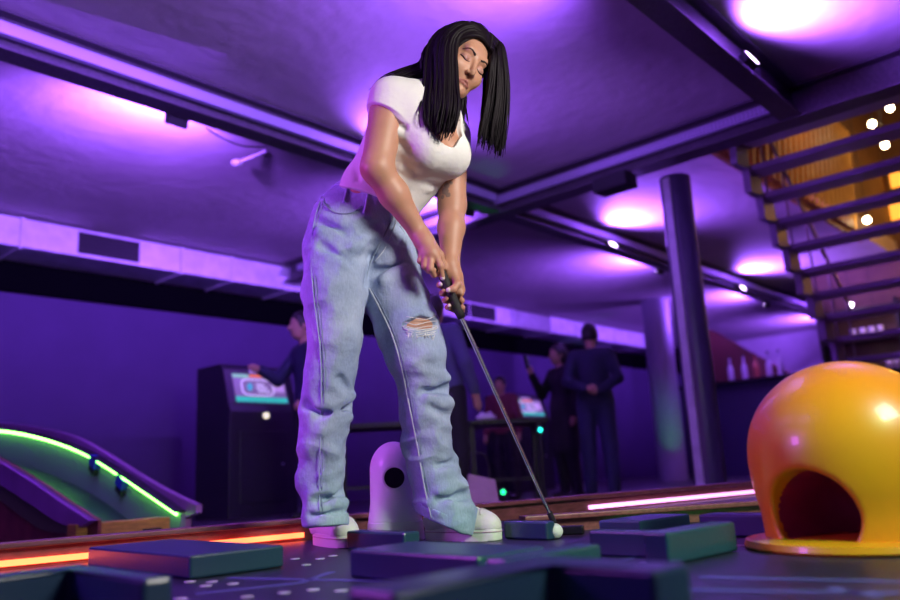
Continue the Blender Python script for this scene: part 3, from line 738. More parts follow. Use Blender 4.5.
# putter
GT = P(433, 254, 2.205); HB = P(550, 514, 2.40)
sd = nrm(HB - GT)
t = empty('golf_putter', tuple(HB * [1, 1, 0] + UP * DZ), 'golf putter with black grip and chrome shaft held by the woman', 'golf putter')
gl_ = (P(461, 319, 2.24) - GT) @ sd
m_grip = mat('grip_rubber', (0.014, 0.013, 0.016), 0.6, bump=0.3, bscale=300)
m_chrome = mat('chrome', (0.85, 0.83, 0.86), 0.24, metal=1.0)
MB().tube([GT - sd * 0.004, GT, GT + sd * 0.02, GT + sd * gl_ * 0.9, GT + sd * gl_], lambda f: 0.0135 if 0.1 < f < 0.9 else 0.0115, 16).build('grip', m_grip, t, smooth=True)
MB().cyl(GT + sd * gl_, HB, 0.0062, 0.0052, 14).build('shaft', m_chrome, t, angle=40)
MB().cyl(HB - sd * 0.005, HB + sd * 0.055, 0.0085, 0.0095, 14).build('hosel', m_black, t, angle=40)
hp = HB + sd * 0.055
hd = nrm(RT * 0.93 + HD * -0.30); hw = np.cross(UP, hd)
MB().box((hp[0] + hd[0] * 0.02, hp[1] + hd[1] * 0.02, DZ + 0.016), (0.115, 0.03, 0.026), basis(hd, hw, UP), bevel=0.005).build('putter_head', m_blackgloss, t)

# ------------------------------------------------------------------ hump ramp with green light at the left
m_purp = mat('ramp_board', (0.34, 0.14, 0.36), 0.5, var=0.15, scale=4)
m_panel = mat('ramp_panel_gloss', (0.26, 0.30, 0.33), 0.22)
m_ply = mat('plywood', (0.55, 0.30, 0.05), 0.55, var=0.3, scale=5, stretch=(3, 3, 22))
m_redlane = mat('red_lane', (0.28, 0.07, 0.05), 0.6, var=0.3, scale=6)
m_ledg = mat('led_green', (0.5, 1, 0.4), 0.4, emit=(3.2, 16.0, 1.8), es=1.0)
m_blue = mat('blue_clamp', (0.02, 0.05, 0.5), 0.4)
rx1, rx2, ry = 1.97, 2.66, 4.62
t = empty('hump_ramp', (2.3, 5.2, 0), 'curved hump ramp edged with a green light strip at the left', 'golf ramp')
def yz(pts, X): return [(Xp(px, py, X)[1], Xp(px, py, X)[2]) for px, py in pts]
def curve_band(X, top, th, name, m, x1):
    mb = MB(); mb.prism(top, X, x1, axis=lambda y, z, x: (x, y, z)); return mb.build(name, m, t)
arc_px = [(-25, 433), (0, 431), (30, 435), (60, 443), (90, 455), (120, 473), (150, 493), (181, 514)]
arc = catmull(yz(arc_px, rx2), 40)
curve_band(rx2, [tuple(p) for p in arc] + [(arc[-1][0], 0.0), (arc[0][0], 0.0)], 0, 'side_panel', m_panel, rx2 + 0.03)
MB().tube([(rx2 - 0.03, y, z) for y, z in arc], 0.0075, 8).build('green_light_strip', m_ledg, t)
curve_band(rx2 - 0.045, [(y, z + 0.022) for y, z in arc] + [(y, z + 0.010) for y, z in arc[::-1]], 0, 'light_block_lip', m_black, rx2 + 0.03)  # lip added to keep the green strip's light off the outer board
rim_px = [(-25, 424), (0, 423), (40, 428), (75, 437), (105, 453), (140, 475), (170, 492), (197, 505), (197, 513), (186, 518)]
rim = catmull(yz(rim_px[:8], rx2 + 0.04), 36); e = yz(rim_px[8:], rx2 + 0.04)
curve_band(rx2 + 0.032, [tuple(p) for p in rim] + e + [(e[-1][0], 0.0), (rim[0][0], 0.0)], 0, 'outer_board', m_purp, rx2 + 0.075)
ntop = catmull(yz([(-60, 440), (-30, 447), (0, 463), (30, 481), (60, 502), (89, 521)], rx1), 24)
nbot = catmull(yz([(-60, 462), (-30, 469), (0, 485), (30, 504), (55, 521), (76, 529)], rx1), 24)
curve_band(rx1, [tuple(p) for p in ntop] + [tuple(p) for p in nbot[::-1]], 0, 'near_board', m_purp, rx1 + 0.045)
gbot = catmull(yz([(-60, 478), (-30, 484), (0, 501), (22, 517), (42, 530), (70, 534)], rx1 + 0.03), 24)
curve_band(rx1 + 0.03, [tuple(p) for p in ntop] + [tuple(p) for p in gbot[::-1]], 0, 'near_panel', mat('olive_board', (0.12, 0.16, 0.05), 0.5), rx1 + 0.05)
curve_band(rx1 + 0.05, [tuple(p) for p in ntop] + [(ntop[-1][0], 0.0), (ntop[0][0], 0.0)], 0, 'red_side', m_redlane, rx1 + 0.07)
# lane surface between the boards and the plywood end box
lane = [(y, max(z - 0.27, 0.05)) for y, z in arc]
mb = MB()
mb.prism([tuple(p) for p in lane] + [(lane[-1][0], 0.01), (lane[0][0], 0.01)], rx1 + 0.071, rx2 - 0.002, axis=lambda y, z, x: (x, y, z)); mb.build('lane', m_deck, t)
zb = Yp(120, 521, ry)[2]; xL = Yp(76, 530, ry)[0]; xR = Yp(170, 530, ry)[0]
MB().box(((xL + xR) / 2, ry + 0.06, zb / 2), (xR - xL, 0.12, zb), bevel=0.004).build('end_box', m_ply, t)
xs_ = Yp(152, 531, ry)[0]; MB().box((xs_, ry - 0.003, Yp(152, 532, ry)[2]), (0.12, 0.01, 0.045), bevel=0.003).build('box_slot', m_black, t)
for px, py in ((95, 462), (122, 482)):
    q = Xp(px, py, rx2 - 0.02)
    cl = MB().box(q, (0.05, 0.11, 0.075), Matrix.Rotation(math.radians(28), 3, 'X'), bevel=0.006).build('clamp', m_blue, t)
    MB().box(q + np.array([0.0, 0.02, -0.06]), (0.04, 0.10, 0.035), Matrix.Rotation(math.radians(28), 3, 'X'), bevel=0.004).build('clamp_jaw', m_black, cl)

# ------------------------------------------------------------------ people in the background
m_skin_bg = mat('skin_dim', (0.48, 0.25, 0.19), 0.55)
m_hair_bg = mat('hair_dark', (0.012, 0.009, 0.010), 0.5)
def figure(x, y, ht, face_deg, label, top, trousers, hair, lean=(0, 0), armR=None, armL=None, sit=False, long_coat=False, legs=None):
    """a person; local frame: a = to the person's left, f = facing, z up. arm = (elbow, wrist, hand) in local coords scaled to height"""
    s = ht / 1.72; f = np.array([math.cos(math.radians(face_deg)), math.sin(math.radians(face_deg)), 0]); a = np.cross(UP, f)
    O = np.array([x, y, 0.0])
    def G(l, fw, z): 
        k = max(z - 0.9, 0); return O + (a * (l + lean[0] * k) + f * (fw + lean[1] * k) + UP * z) * s
    t = empty('person', (x, y, 0), label, 'person', None)
    hips = [(0.09, 0, 0.92), (0.105, 0.015, 0.50), (0.11, -0.02, 0.09)]
    Lg = {1: hips, -1: [(-p[0], p[1], p[2]) for p in hips]}
    if legs: Lg = legs
    aR = armR or [(-0.24, -0.02, 1.13), (-0.25, 0.05, 0.90), (-0.25, 0.08, 0.82)]
    aL = armL or [(0.24, -0.02, 1.13), (0.25, 0.05, 0.90), (0.25, 0.08, 0.82)]
    def torso(F, e):
        F.ell(G(0, 0, 0.97), np.array((0.165, 0.12, 0.15)) * s + e, np.array([a, f, UP]), k=0.05)
        F.rc(G(0, 0, 1.02), G(0, 0.0, 1.28), 0.14 * s + e, 0.155 * s + e, k=0.06, flat=(f, 0.75))
        F.rc(G(-0.15, -0.01, 1.39), G(0.15, -0.01, 1.39), 0.065 * s + e, k=0.07)
    def arms(F, e, full=True):
        for sg, A in ((-1, aR), (1, aL)):
            sh = G(sg * 0.175, -0.01, 1.39); p = [G(*q) for q in A]
            F.chain([sh, p[0], p[1]], [0.055 * s + e, 0.045 * s + e, 0.034 * s + e], k=0.03)
            if full: F.chain([p[1], p[2]], [0.030 * s, 0.034 * s], k=0.015); F.rc(p[2], p[2] + (p[2] - p[1]) * 0.45, 0.026 * s, 0.016 * s, k=0.012)
    def legs_(F, e):
        for sg in (-1, 1):
            p = [G(*q) for q in Lg[sg]]; F.chain(p, [0.085 * s + e, 0.062 * s + e, 0.045 * s + e], k=0.03)
    allp = np.array([G(-0.5, -0.6, 0), G(0.5, 0.6, 1.8), G(0.5, -0.6, 0), G(-0.5, 0.6, 1.8)] + [G(*q) for q in aR + aL])
    lo = allp.min(0) - 0.12; hi = allp.max(0) + 0.12; lo[2] = -0.01
    F = Field(lo, hi, 0.011); torso(F, -0.006); arms(F, -0.004); legs_(F, -0.006)
    hc = G(0, 0.03, 1.60)
    F.rc(G(0, -0.01, 1.40), G(0, 0.015, 1.54), 0.055 * s, 0.05 * s, k=0.03)
    F.ell(hc, np.array((0.073, 0.092, 0.112)) * s, np.array([a, f, UP]), k=0.02); F.ell(hc + (f * 0.03 - UP * 0.06) * s, np.array((0.05, 0.055, 0.06)) * s, np.array([a, f, UP]), k=0.02)
    F.rc(hc + (f * 0.09 + UP * 0.0) * s, hc + (f * 0.108 - UP * 0.03) * s, 0.012 * s, 0.016 * s, k=0.01)
    for sg in (-1, 1): F.ell(hc + (a * sg * 0.074 - UP * 0.01) * s, np.array((0.012, 0.02, 0.032)) * s, np.array([a, f, UP]), k=0.008); F.ell(hc + (a * sg * 0.032 + f * 0.088 + UP * 0.012) * s, np.array((0.014, 0.012, 0.01)) * s, np.array([a, f, UP]), k=0.01, op='sub')
    fmesh(F, 'body', m_skin_bg, t)
    F = Field(lo, hi, 0.011); torso(F, 0.012); arms(F, 0.010, False)
    if long_coat: F.rc(G(0, 0, 1.0), G(0, 0, 0.55), 0.17 * s, 0.2 * s, k=0.05, flat=(f, 0.8))
    if not long_coat: F.cut(G(0, 0, 0.90), -UP)
    else: F.cut(G(0, 0, 0.5), -UP)
    F.ell(G(0, 0.02, 1.50), np.array((0.07, 0.07, 0.07)) * s, k=0.01, op='sub')
    fmesh(F, 'coat' if long_coat else 'sweater', top, t)
    F = Field(lo, hi, 0.011); F.ell(G(0, 0, 0.95), np.array((0.168, 0.125, 0.13)) * s, np.array([a, f, UP]), k=0.03); legs_(F, 0.016); F.cut(G(0, 0, 1.04), UP)
    fmesh(F, 'trousers', trousers, t)
    F = Field(hc - 0.22 * s, hc + 0.22 * s, 0.008); F.ell(hc + (UP * 0.022 - f * 0.012) * s, np.array((0.084, 0.10, 0.112)) * s, np.array([a, f, UP]), k=0)
    if hair == 'long': F.rc(hc - f * 0.05 * s, hc - (f * 0.07 + UP * 0.18) * s, 0.085 * s, 0.06 * s, k=0.03)
    F.ell(hc + (f * 0.10 - UP * 0.03) * s, np.array((0.085, 0.09, 0.095)) * s, np.array([a, f, UP]), k=0.01, op='sub')
    if hair != 'long': F.cut(hc - UP * 0.05 * s, -UP)
    fmesh(F, 'hair', m_hair_bg, t)
    for sg in (-1, 1):
        an = G(*Lg[sg][2]); an[2] = 0
        F = Field(an - 0.2, an + [0.3, 0.3, 0.14] , 0.01); F = Field(an - [0.25, 0.25, 0.01], an + [0.25, 0.25, 0.16], 0.01)
        F.rc(an - f * 0.04 + UP * 0.045, an + f * 0.15 + UP * 0.03, 0.045, 0.035, k=0.01); F.rc(an + UP * 0.05, an + UP * 0.11, 0.045, 0.045, k=0.02); F.cut(an + UP * 0.001, -UP)
        fmesh(F, 'shoe', m_black, t)
    return t, G
CAMDIR = math.degrees(math.atan2(-HD[1], -HD[0]))          # facing the camera
navy = mat('navy_knit', (0.015, 0.016, 0.06), 0.8); dark = mat('dark_cloth', (0.012, 0.011, 0.018), 0.8)
blueg = mat('blue_knit', (0.075, 0.07, 0.19), 0.8); maroon = mat('maroon_cloth', (0.16, 0.025, 0.05), 0.8); jeansd = mat('dark_denim', (0.02, 0.024, 0.075), 0.8)
blk = mat('black_cloth', (0.01, 0.008, 0.012), 0.85)

p = P(604, 500, 8.1)
figure(p[0], p[1], 1.78, CAMDIR + 180 - 15, 'person seen from behind in a navy sweater with hands clasped at the back', navy, jeansd, 'short',
       armR=[(-0.245, -0.09, 1.15), (-0.07, -0.19, 1.02), (0.0, -0.20, 1.03)], armL=[(0.245, -0.09, 1.15), (0.07, -0.20, 1.05), (0.0, -0.215, 1.06)])
p = P(571, 497, 8.9)
t, G = figure(p[0], p[1], 1.70, CAMDIR - 62, 'person in a long black coat holding up a phone', blk, blk, 'long', long_coat=True,
       armR=[(-0.20, 0.15, 1.16), (-0.10, 0.33, 1.37), (-0.09, 0.36, 1.44)])
h = G(-0.09, 0.40, 1.52)
ph = empty('mobile_phone', tuple(h), 'pale phone held up by the person in the black coat', 'phone')
Rp = rotz(CAMDIR - 62 - 90) @ Matrix.Rotation(math.radians(-12), 3, 'X')
MB().box(h, (0.075, 0.012, 0.15), Rp, bevel=0.005).build('phone_body', m_black, ph)
MB().box(V3(h) - Rp @ V3((0, 0.0065, 0)), (0.068, 0.002, 0.14), Rp).build('phone_screen', mat('phone_glow', (0.5, .4, .9), .3, emit=(0.42, 0.30, 0.85), es=0.9), ph)
p = P(508, 500, 9.6)
figure(p[0], p[1], 1.45, CAMDIR - 25, 'person in a maroon top behind the tall table', maroon, dark, 'short')
p = P(449, 505, 6.4)
figure(p[0], p[1], 1.80, CAMDIR + 150, 'person in a blue grey sweater standing close behind the putter grip', blueg, dark, 'long', lean=(0.10, 0.0),
       armL=[(0.25, 0.06, 1.12), (0.16, 0.26, 1.02), (0.14, 0.30, 1.04)])
p = P(314, 512, 7.2)
figure(p[0], p[1], 1.86, CAMDIR - 55, 'person in a dark sweater leaning a hand on the arcade machine', navy, dark, 'short', lean=(0.0, 0.10),
       armR=[(-0.20, 0.20, 1.16), (-0.22, 0.33, 1.24), (-0.22, 0.40, 1.26)], armL=[(0.26, 0.06, 1.12), (0.26, 0.20, 0.95), (0.25, 0.24, 0.90)])

# ------------------------------------------------------------------ the golfing woman
def skin_mat():
    m = mat('skin', (0.50, 0.25, 0.165), 0.48, var=0.05, scale=25, bump=0.05, bscale=350); b = m.node_tree.nodes['Principled BSDF']
    b.inputs['Subsurface Weight'].default_value = 0.12; b.inputs['Subsurface Radius'].default_value = (0.01, 0.004, 0.002); b.inputs['Subsurface Scale'].default_value = 0.5
    return m
m_skin = skin_mat()
m_lip = mat('lips', (0.36, 0.13, 0.115), 0.35); m_brow = mat('brow_hair', (0.035, 0.02, 0.018), 0.6); m_nail = mat('white_nail', (0.78, 0.66, 0.66), 0.4); m_tat = mat('tattoo_ink', (0.23, 0.15, 0.13), 0.5)
m_shirt = mat('white_jersey', (0.80, 0.78, 0.76), 0.75, bump=0.12, bscale=60)
m_shadow = mat('eyelid_shade', (0.40, 0.19, 0.15), 0.5)
m_hair = mat('black_hair', (0.008, 0.0045, 0.008), 0.5, spec=0.14)

def denim():
    m = mat('light_denim', (0.36, 0.45, 0.56), 0.8); nt = m.node_tree; b = nt.nodes['Principled BSDF']; lk = nt.links.new
    tc = nt.nodes.new('ShaderNodeTexCoord')
    n = nt.nodes.new('ShaderNodeTexNoise'); n.inputs['Scale'].default_value = 7; n.inputs['Detail'].default_value = 4; lk(tc.outputs['Object'], n.inputs['Vector'])
    mp = nt.nodes.new('ShaderNodeMapping'); mp.inputs['Scale'].default_value = (260, 260, 60); lk(tc.outputs['Object'], mp.inputs[0])
    n2 = nt.nodes.new('ShaderNodeTexNoise'); n2.inputs['Scale'].default_value = 1; n2.inputs['Detail'].default_value = 3; lk(mp.outputs[0], n2.inputs['Vector'])
    r = nt.nodes.new('ShaderNodeValToRGB'); r.color_ramp.elements[0].position = 0.25; r.color_ramp.elements[1].position = 0.75
    r.color_ramp.elements[0].color = (0.27, 0.36, 0.58, 1); r.color_ramp.elements[1].color = (0.52, 0.61, 0.83, 1); lk(n.outputs[0], r.inputs[0])
    mx = nt.nodes.new('ShaderNodeMix'); mx.data_type = 'RGBA'; mx.blend_type = 'MULTIPLY'; mx.inputs[0].default_value = 0.35
    lk(r.outputs[0], mx.inputs[6]); lk(n2.outputs[0], mx.inputs[7]); lk(mx.outputs[2], b.inputs['Base Color'])
    bp = nt.nodes.new('ShaderNodeBump'); bp.inputs['Strength'].default_value = 0.25; bp.inputs['Distance'].default_value = 0.003; lk(n2.outputs[0], bp.inputs['Height'])
    n3 = nt.nodes.new('ShaderNodeTexNoise'); n3.inputs['Scale'].default_value = 22; n3.inputs['Detail'].default_value = 3; lk(tc.outputs['Object'], n3.inputs['Vector'])
    bp2 = nt.nodes.new('ShaderNodeBump'); bp2.inputs['Strength'].default_value = 0.35; bp2.inputs['Distance'].default_value = 0.02; lk(n3.outputs[0], bp2.inputs['Height']); lk(bp.outputs[0], bp2.inputs['Normal']); lk(bp2.outputs[0], b.inputs['Normal'])
    return m
m_denim = denim(); m_denimd = mat('denim_seam', (0.24, 0.30, 0.42), 0.8); m_thread = mat('frayed_thread', (0.72, 0.72, 0.76), 0.8); m_deniml = mat('denim_faded', (0.50, 0.55, 0.64), 0.8)
m_shoe = mat('shoe_canvas', (0.78, 0.70, 0.72), 0.6, bump=0.1, bscale=150); m_sole = mat('shoe_rubber', (0.80, 0.76, 0.74), 0.5)

root = empty('person', tuple(P(405, 545, 2.32) * [1, 1, 0] + UP * DZ), 'woman in white top and ripped light jeans bending to putt a golf ball', 'person')

fc_ = nrm(RT - HD); sl_ = nrm(RT + HD)                # where she faces / her left
pel = P(350, 224, 2.30); waist = P(380, 196, 2.275); ribs = P(414, 142, 2.21); neckb = P(434, 98, 2.175)
shR = P(390, 99, 2.12); shL = P(452, 138, 2.29)
elR = P(377, 168, 2.09); wrR = P(419, 233, 2.185)
elL = P(452, 205, 2.30); wrL = P(450, 266, 2.245)
tax = nrm(ribs - pel)
sh_ax = nrm(shL - shR); front = nrm(np.cross(sh_ax, tax))          # chest direction
if front @ fc_ < 0: front = -front
bandN = nrm(RT * 0.36 + UP * 0.93)
bandC = P(376, 197, 2.275)
hipB = np.array([sl_, fc_, UP])

def pelvis(F, e):
    F.ell(P(354, 230, 2.30), (0.132 + e, 0.105 + e, 0.12 + e), hipB, k=0.0)
    F.ell(P(338, 246, 2.285), (0.082 + e, 0.088 + e, 0.105 + e), hipB, k=0.05)                 # seat
    F.rc(P(356, 224, 2.30), waist, 0.118 + e, 0.108 + e, k=0.04, flat=(fc_, 0.9))
def torso(F, e):
    F.rc(waist - tax * 0.04, waist + tax * 0.05, 0.122 + e, 0.118 + e, k=0.04, flat=(front, 0.80))
    B = np.array([sh_ax, tax, np.cross(sh_ax, tax)])
    F.ell(ribs, (0.142 + e, 0.165 + e, 0.105 + e), B, k=0.05)
    F.rc(shR + sh_ax * 0.02 , shL - sh_ax * 0.02, 0.052 + e, 0.050 + e, k=0.05)
    for c in (P(427, 149, 2.125), P(450, 155, 2.185)): F.ell(c, (0.052 + e, 0.055 + e, 0.050 + e), B, k=0.04)
def armR(F, e, k=0.02): F.chain([shR, elR], [0.055 + e, 0.045 + e], k=k)
def armL(F, e, k=0.02): F.chain([shL, elL], [0.050 + e, 0.042 + e], k=k)

# head frame: l = her left, u = up, f = facing
hl = nrm(RW @ np.array([.67, -.46, -.58])); hu = nrm(RW @ np.array([.295, .884, -.361])); hu = nrm(hu - hl * (hu @ hl)); hf = np.cross(hl, hu)
hu, hf = hu * math.cos(0.23) + hf * math.sin(0.23), hf * math.cos(0.23) - hu * math.sin(0.23)      # chin tucked: she looks down at the ball
eye_mid = P(474.5, 63.5, 2.10); HC_ = eye_mid - hf * 0.082
HB_ = np.array([hl, hu, hf])
def H(l, u, f): return HC_ + hl * l + hu * u + hf * f

# --- body: one surface
Fb = Field(np.minimum(np.minimum(pel, elR), P(470, 330, 2.1)) - 0.16, np.maximum(np.maximum(H(0, .16, 0), elL), P(470, 200, 2.35)) + 0.14, 0.003)
Fb.lo  # bounds cover pelvis to crown
torso(Fb, 0.0); pelvis(Fb, -0.05)
armR(Fb, 0.0, 0.004); Fb.chain([elR, (elR * .6 + wrR * .4) + UP * 0.0, wrR], [0.043, 0.041, 0.0265], k=0.02)
armL(Fb, 0.0, 0.004); Fb.chain([elL, (elL * .62 + wrL * .38), wrL], [0.041, 0.039, 0.0265], k=0.02)
Fb.rc(neckb - tax * 0.01, H(0, -0.06, -0.025), 0.056, 0.050, k=0.035)
# neck and head, on a finer grid
Fe = Field(HC_ - [0.13, 0.13, 0.16], HC_ + [0.13, 0.13, 0.15], 0.0018)
Fe.rc(neckb - tax * 0.01, H(0, -0.06, -0.025), 0.056, 0.050, k=0.035)
Fe.ell(H(0, 0.035, -0.012), (0.073, 0.084, 0.093), HB_, k=0.02)
Fe.ell(H(0, -0.024, 0.024), (0.058, 0.080, 0.062), HB_, k=0.02)
for s in (-1, 1):
    Fe.rc(H(s * 0.046, -0.055, 0.005), H(s * 0.010, -0.094, 0.062), 0.020, 0.016, k=0.02)
    Fe.ell(H(s * 0.036, -0.026, 0.054), (0.026, 0.026, 0.026), HB_, k=0.018)
Fe.rc(H(-0.03, 0.028, 0.072), H(0.03, 0.028, 0.072), 0.014, k=0.016)
Fe.rc(H(0, -0.094, 0.068), H(0, -0.091, 0.074), 0.015, k=0.014)
for s in (-1, 1): Fe.ell(H(s * 0.031, 0.0, 0.094), (0.017, 0.013, 0.014), HB_, k=0.012, op='sub')
for s in (-1, 1): Fe.ell(H(s * 0.031, -0.002, 0.0715), (0.0150, 0.0125, 0.0125), HB_, k=0.004)
Fe.rc(H(0, 0.012, 0.081), H(0, -0.029, 0.0965), 0.0068, 0.0078, k=0.010)
Fe.rc(H(0, -0.033, 0.0975), H(0, -0.036, 0.0965), 0.0088, k=0.006)
for s in (-1, 1): Fe.ell(H(s * 0.0105, -0.038, 0.088), (0.0065, 0.006, 0.008), HB_, k=0.006)
for s in (-1, 1): Fe.ell(H(s * 0.006, -0.0445, 0.093), (0.003, 0.0025, 0.004), HB_, k=0.002, op='sub')
for s in (-1, 1):
    Fe.rc(H(0.001 * s, -0.0635, 0.0885), H(s * 0.021, -0.069, 0.0760), 0.0050, 0.0028, k=0.004)
    Fe.rc(H(0.001 * s, -0.0745, 0.0865), H(s * 0.018, -0.0715, 0.0760), 0.0062, 0.0030, k=0.004)
Fe.rc(H(-0.018, -0.0695, 0.090), H(0.018, -0.0695, 0.090), 0.0014, k=0.002, op='sub')
for s in (-1, 1): Fe.ell(H(s * 0.074, -0.005, -0.008), (0.010, 0.030, 0.018), HB_, k=0.008)
# hands -------------------------------------------------------------
def fing(pts, rs, k=0.004):
    q = [P(*p) for p in pts]; Fb.chain(q, rs, k=k); return q[-1]
tips = []
# right hand, upper
Fb.chain([wrR, P(424, 241, 2.175), P(431, 253, 2.165)], [0.026, 0.027, 0.026], k=0.015)
Fb.rc(P(424, 254, 2.165), P(436, 257, 2.16), 0.0135, 0.0125, k=0.012)
tips.append(fing([(436, 256, 2.16), (440.5, 266, 2.155), (442.5, 278, 2.17)], [0.0105, 0.0092, 0.0075]))
fing([(431, 257, 2.155), (430.5, 269, 2.148), (434, 275, 2.17), (439, 274, 2.19)], [0.0105, 0.0095, 0.0085, 0.008])
fing([(426, 256, 2.158), (424.5, 266, 2.155), (429, 271, 2.18), (434, 270, 2.20)], [0.0102, 0.0092, 0.0082, 0.0075])
fing([(421.5, 253, 2.163), (420, 261, 2.165), (425, 266, 2.19), (430, 265, 2.205)], [0.0092, 0.0082, 0.0075, 0.007])
fing([(432, 244, 2.19), (440, 255, 2.205), (444, 268, 2.212)], [0.014, 0.011, 0.0085], k=0.008)
# left hand, lower
Fb.chain([wrL, P(453, 277, 2.25), P(458, 290, 2.255)], [0.0265, 0.027, 0.022], k=0.015)
tips.append(fing([(454, 275, 2.235), (457.5, 284, 2.215), (453.5, 289, 2.205), (448.5, 290, 2.20)], [0.014, 0.0115, 0.0095, 0.008], k=0.008))
for i in range(4):
    y0 = 286 + 7.2 * i; r = 0.0105 - 0.0006 * i
    a = [(460.5 + 0.6 * i, y0, 2.245), (458 + 1.2 * i, y0 + 4, 2.265), (448 + 2.2 * i, y0 + 2.5, 2.27), (439.5 + 2.6 * i, y0 - (0 if i else 1), 2.245), (441 + 2.7 * i, y0 - 2, 2.225)]
    e = fing(a, [r, r * 0.95, r * 0.9, r * 0.86, r * 0.75])
    tips.append(e)
V, Q = Fb.nets(); V = relax(V, Q, 1)
# legs under the jeans (knee shows through the rip)
LR = [P(335, 244, 2.255), P(333, 345, 2.25), P(324, 430, 2.285), P(325, 512, 2.31)]
LL = [P(383, 248, 2.325), P(400, 305, 2.32), P(409, 331, 2.318), P(423, 382, 2.342), P(427, 440, 2.372), P(440, 506, 2.40)]
lb_ = np.array(LR + LL); Fl = Field(lb_.min(0) - 0.11, lb_.max(0) + 0.11, 0.006)
Fl.chain(LR, [0.055, 0.045, 0.038, 0.032], k=0.01); Fl.chain(LL, [0.050, 0.062, 0.080, 0.042, 0.036, 0.032], k=0.01)
V2, Q2 = Fl.nets(); Ve, Qe = Fe.nets(); Ve = relax(Ve, Qe, 2)
Vb = np.vstack([V, V2, Ve]); Qb = np.vstack([Q, Q2 + len(V), Qe + len(V) + len(V2)])
body = link('body', mesh_vq('body', Vb, Qb), [m_skin, m_lip, m_shadow, m_nail, m_tat], root)
fcn = Vb[Qb].mean(1); loc = (fcn - HC_) @ HB_.T; x, y, z = loc.T; mi = np.zeros(len(Qb), np.int32)
ax = np.abs(x); face = (z > 0.055)
mi[face & (ax < 0.022) & (y < -0.0600 + 0.0 * ax - 0.10 * np.maximum(ax - .006, 0)) & (y > -0.0800 + 0.28 * ax) & (z > 0.0800 - 0.35 * ax)] = 1
mi[face & (np.hypot((ax - 0.0315) / 0.0175, (y - 0.000) / 0.0105) < 1) & (y > -0.010)] = 2
def onface(l, u, lift):
    z_ = 0.13
    while z_ > 0.03 and Fe.at(H(l, u, z_)) > 0: z_ -= 0.0007
    return H(l, u, z_ + lift)
brows, lashes = [], []
for sg in (-1, 1):
    q = [onface(sg * l, u, 0.0008) for l, u in ((0.0125, 0.0185), (0.019, 0.0215), (0.027, 0.0245), (0.035, 0.0250), (0.042, 0.0225), (0.047, 0.0185))]
    brows.append(MB().tube(catmull(q, 18), lambda f: 0.0025 * (1 - 0.75 * f) + 0.0004, 8))
    q = [onface(sg * l, u, 0.0006) for l, u in ((0.0165, -0.0055), (0.022, -0.0085), (0.029, -0.0105), (0.036, -0.0100), (0.042, -0.0070), (0.0475, -0.0035))]
    lashes.append(MB().tube(catmull(q, 18), lambda f: 0.0010 + 0.0010 * f, 8))
for i in (0, 1, 2, 5):
    c = tips[i]; mi[(np.linalg.norm(fcn - c, axis=1) < 0.0085) & ((fcn - c) @ nrm(EYE - c) > 0.0035)] = 3
for px, py, r in ((447, 186, .010), (445, 191, .012), (448, 195, .008), (443, 197, .007), (451, 183, .006)):
    c = Fb.hit(px, py, 2.1, 2.45); mi[np.linalg.norm(fcn - c, axis=1) < r] = 4
body.data.polygons.foreach_set('material_index', mi)
for b_ in brows: b_.build('eyebrow', m_brow, root, smooth=True)
for b_ in lashes: b_.build('eyelashes', m_hair, root, smooth=True)

# --- white top
Fs = Field(np.minimum(waist, shR) - 0.2, np.maximum(neckb, shL) + 0.18, 0.003)
torso(Fs, 0.013); pelvis(Fs, 0.001)
Fs.rc(neckb - tax * 0.01 - sh_ax * 0.0, neckb + tax * 0.02, 0.060, 0.058, k=0.03)
hemR = P(382, 113, 2.115); hemL = P(462, 166, 2.29)
nR = nrm(RT * -0.42 - UP * 0.90); nL = nrm(RT * 0.25 - UP * 0.95 )
Fs.rc(shR, shR + (elR - shR) * 0.45, 0.062, 0.061, k=0.02, planes=[(hemR, nR)])
Fs.rc(shL, shL + (elL - shL) * 0.60, 0.057, 0.053, k=0.02, planes=[(hemL, nL)])
Fs.cut(bandC - bandN * 0.03, -bandN)
# folds under the bust and at the waist
for a, b, r, op in (((400, 168), (440, 180), .006, 'add'), ((396, 178), (430, 190), .006, 'add'), ((352, 160), (358, 178), .006, 'sub'),
                    ((404, 128), (388, 118), .005, 'sub'), ((408, 150), (392, 138), .006, 'sub')):
    A = Fs.hit(*a, 1.9, 2.4); B = Fs.hit(*b, 1.9, 2.4); Fs.rc(A, B, r, r * .6, k=0.018, op=op)
# scoop neck
Fs.rc(P(441, 92, 2.12), P(441, 120, 2.08), 0.050, 0.046, k=0.006, op='sub')
Fs.rc(P(441, 120, 2.07), P(446, 130, 2.06), 0.044, 0.034, k=0.006, op='sub')
Fs.rc(P(452, 110, 2.12), P(455, 137, 2.085), 0.038, 0.030, k=0.006, op='sub')
nk = [Fs.hit(a_, b_, 1.9, 2.4) for a_, b_ in ((437, 126), (442, 138), (449, 141), (455, 132), (457, 116))]
for a_, b_ in zip(nk, nk[1:]): Fs.rc(a_, b_, 0.021, 0.021, k=0.004, op='sub')
Fs.rc(neckb + tax * 0.02, neckb + tax * 0.12, 0.064, 0.075, k=0.006, op='sub')
fmesh(Fs, 'shirt', m_shirt, root)

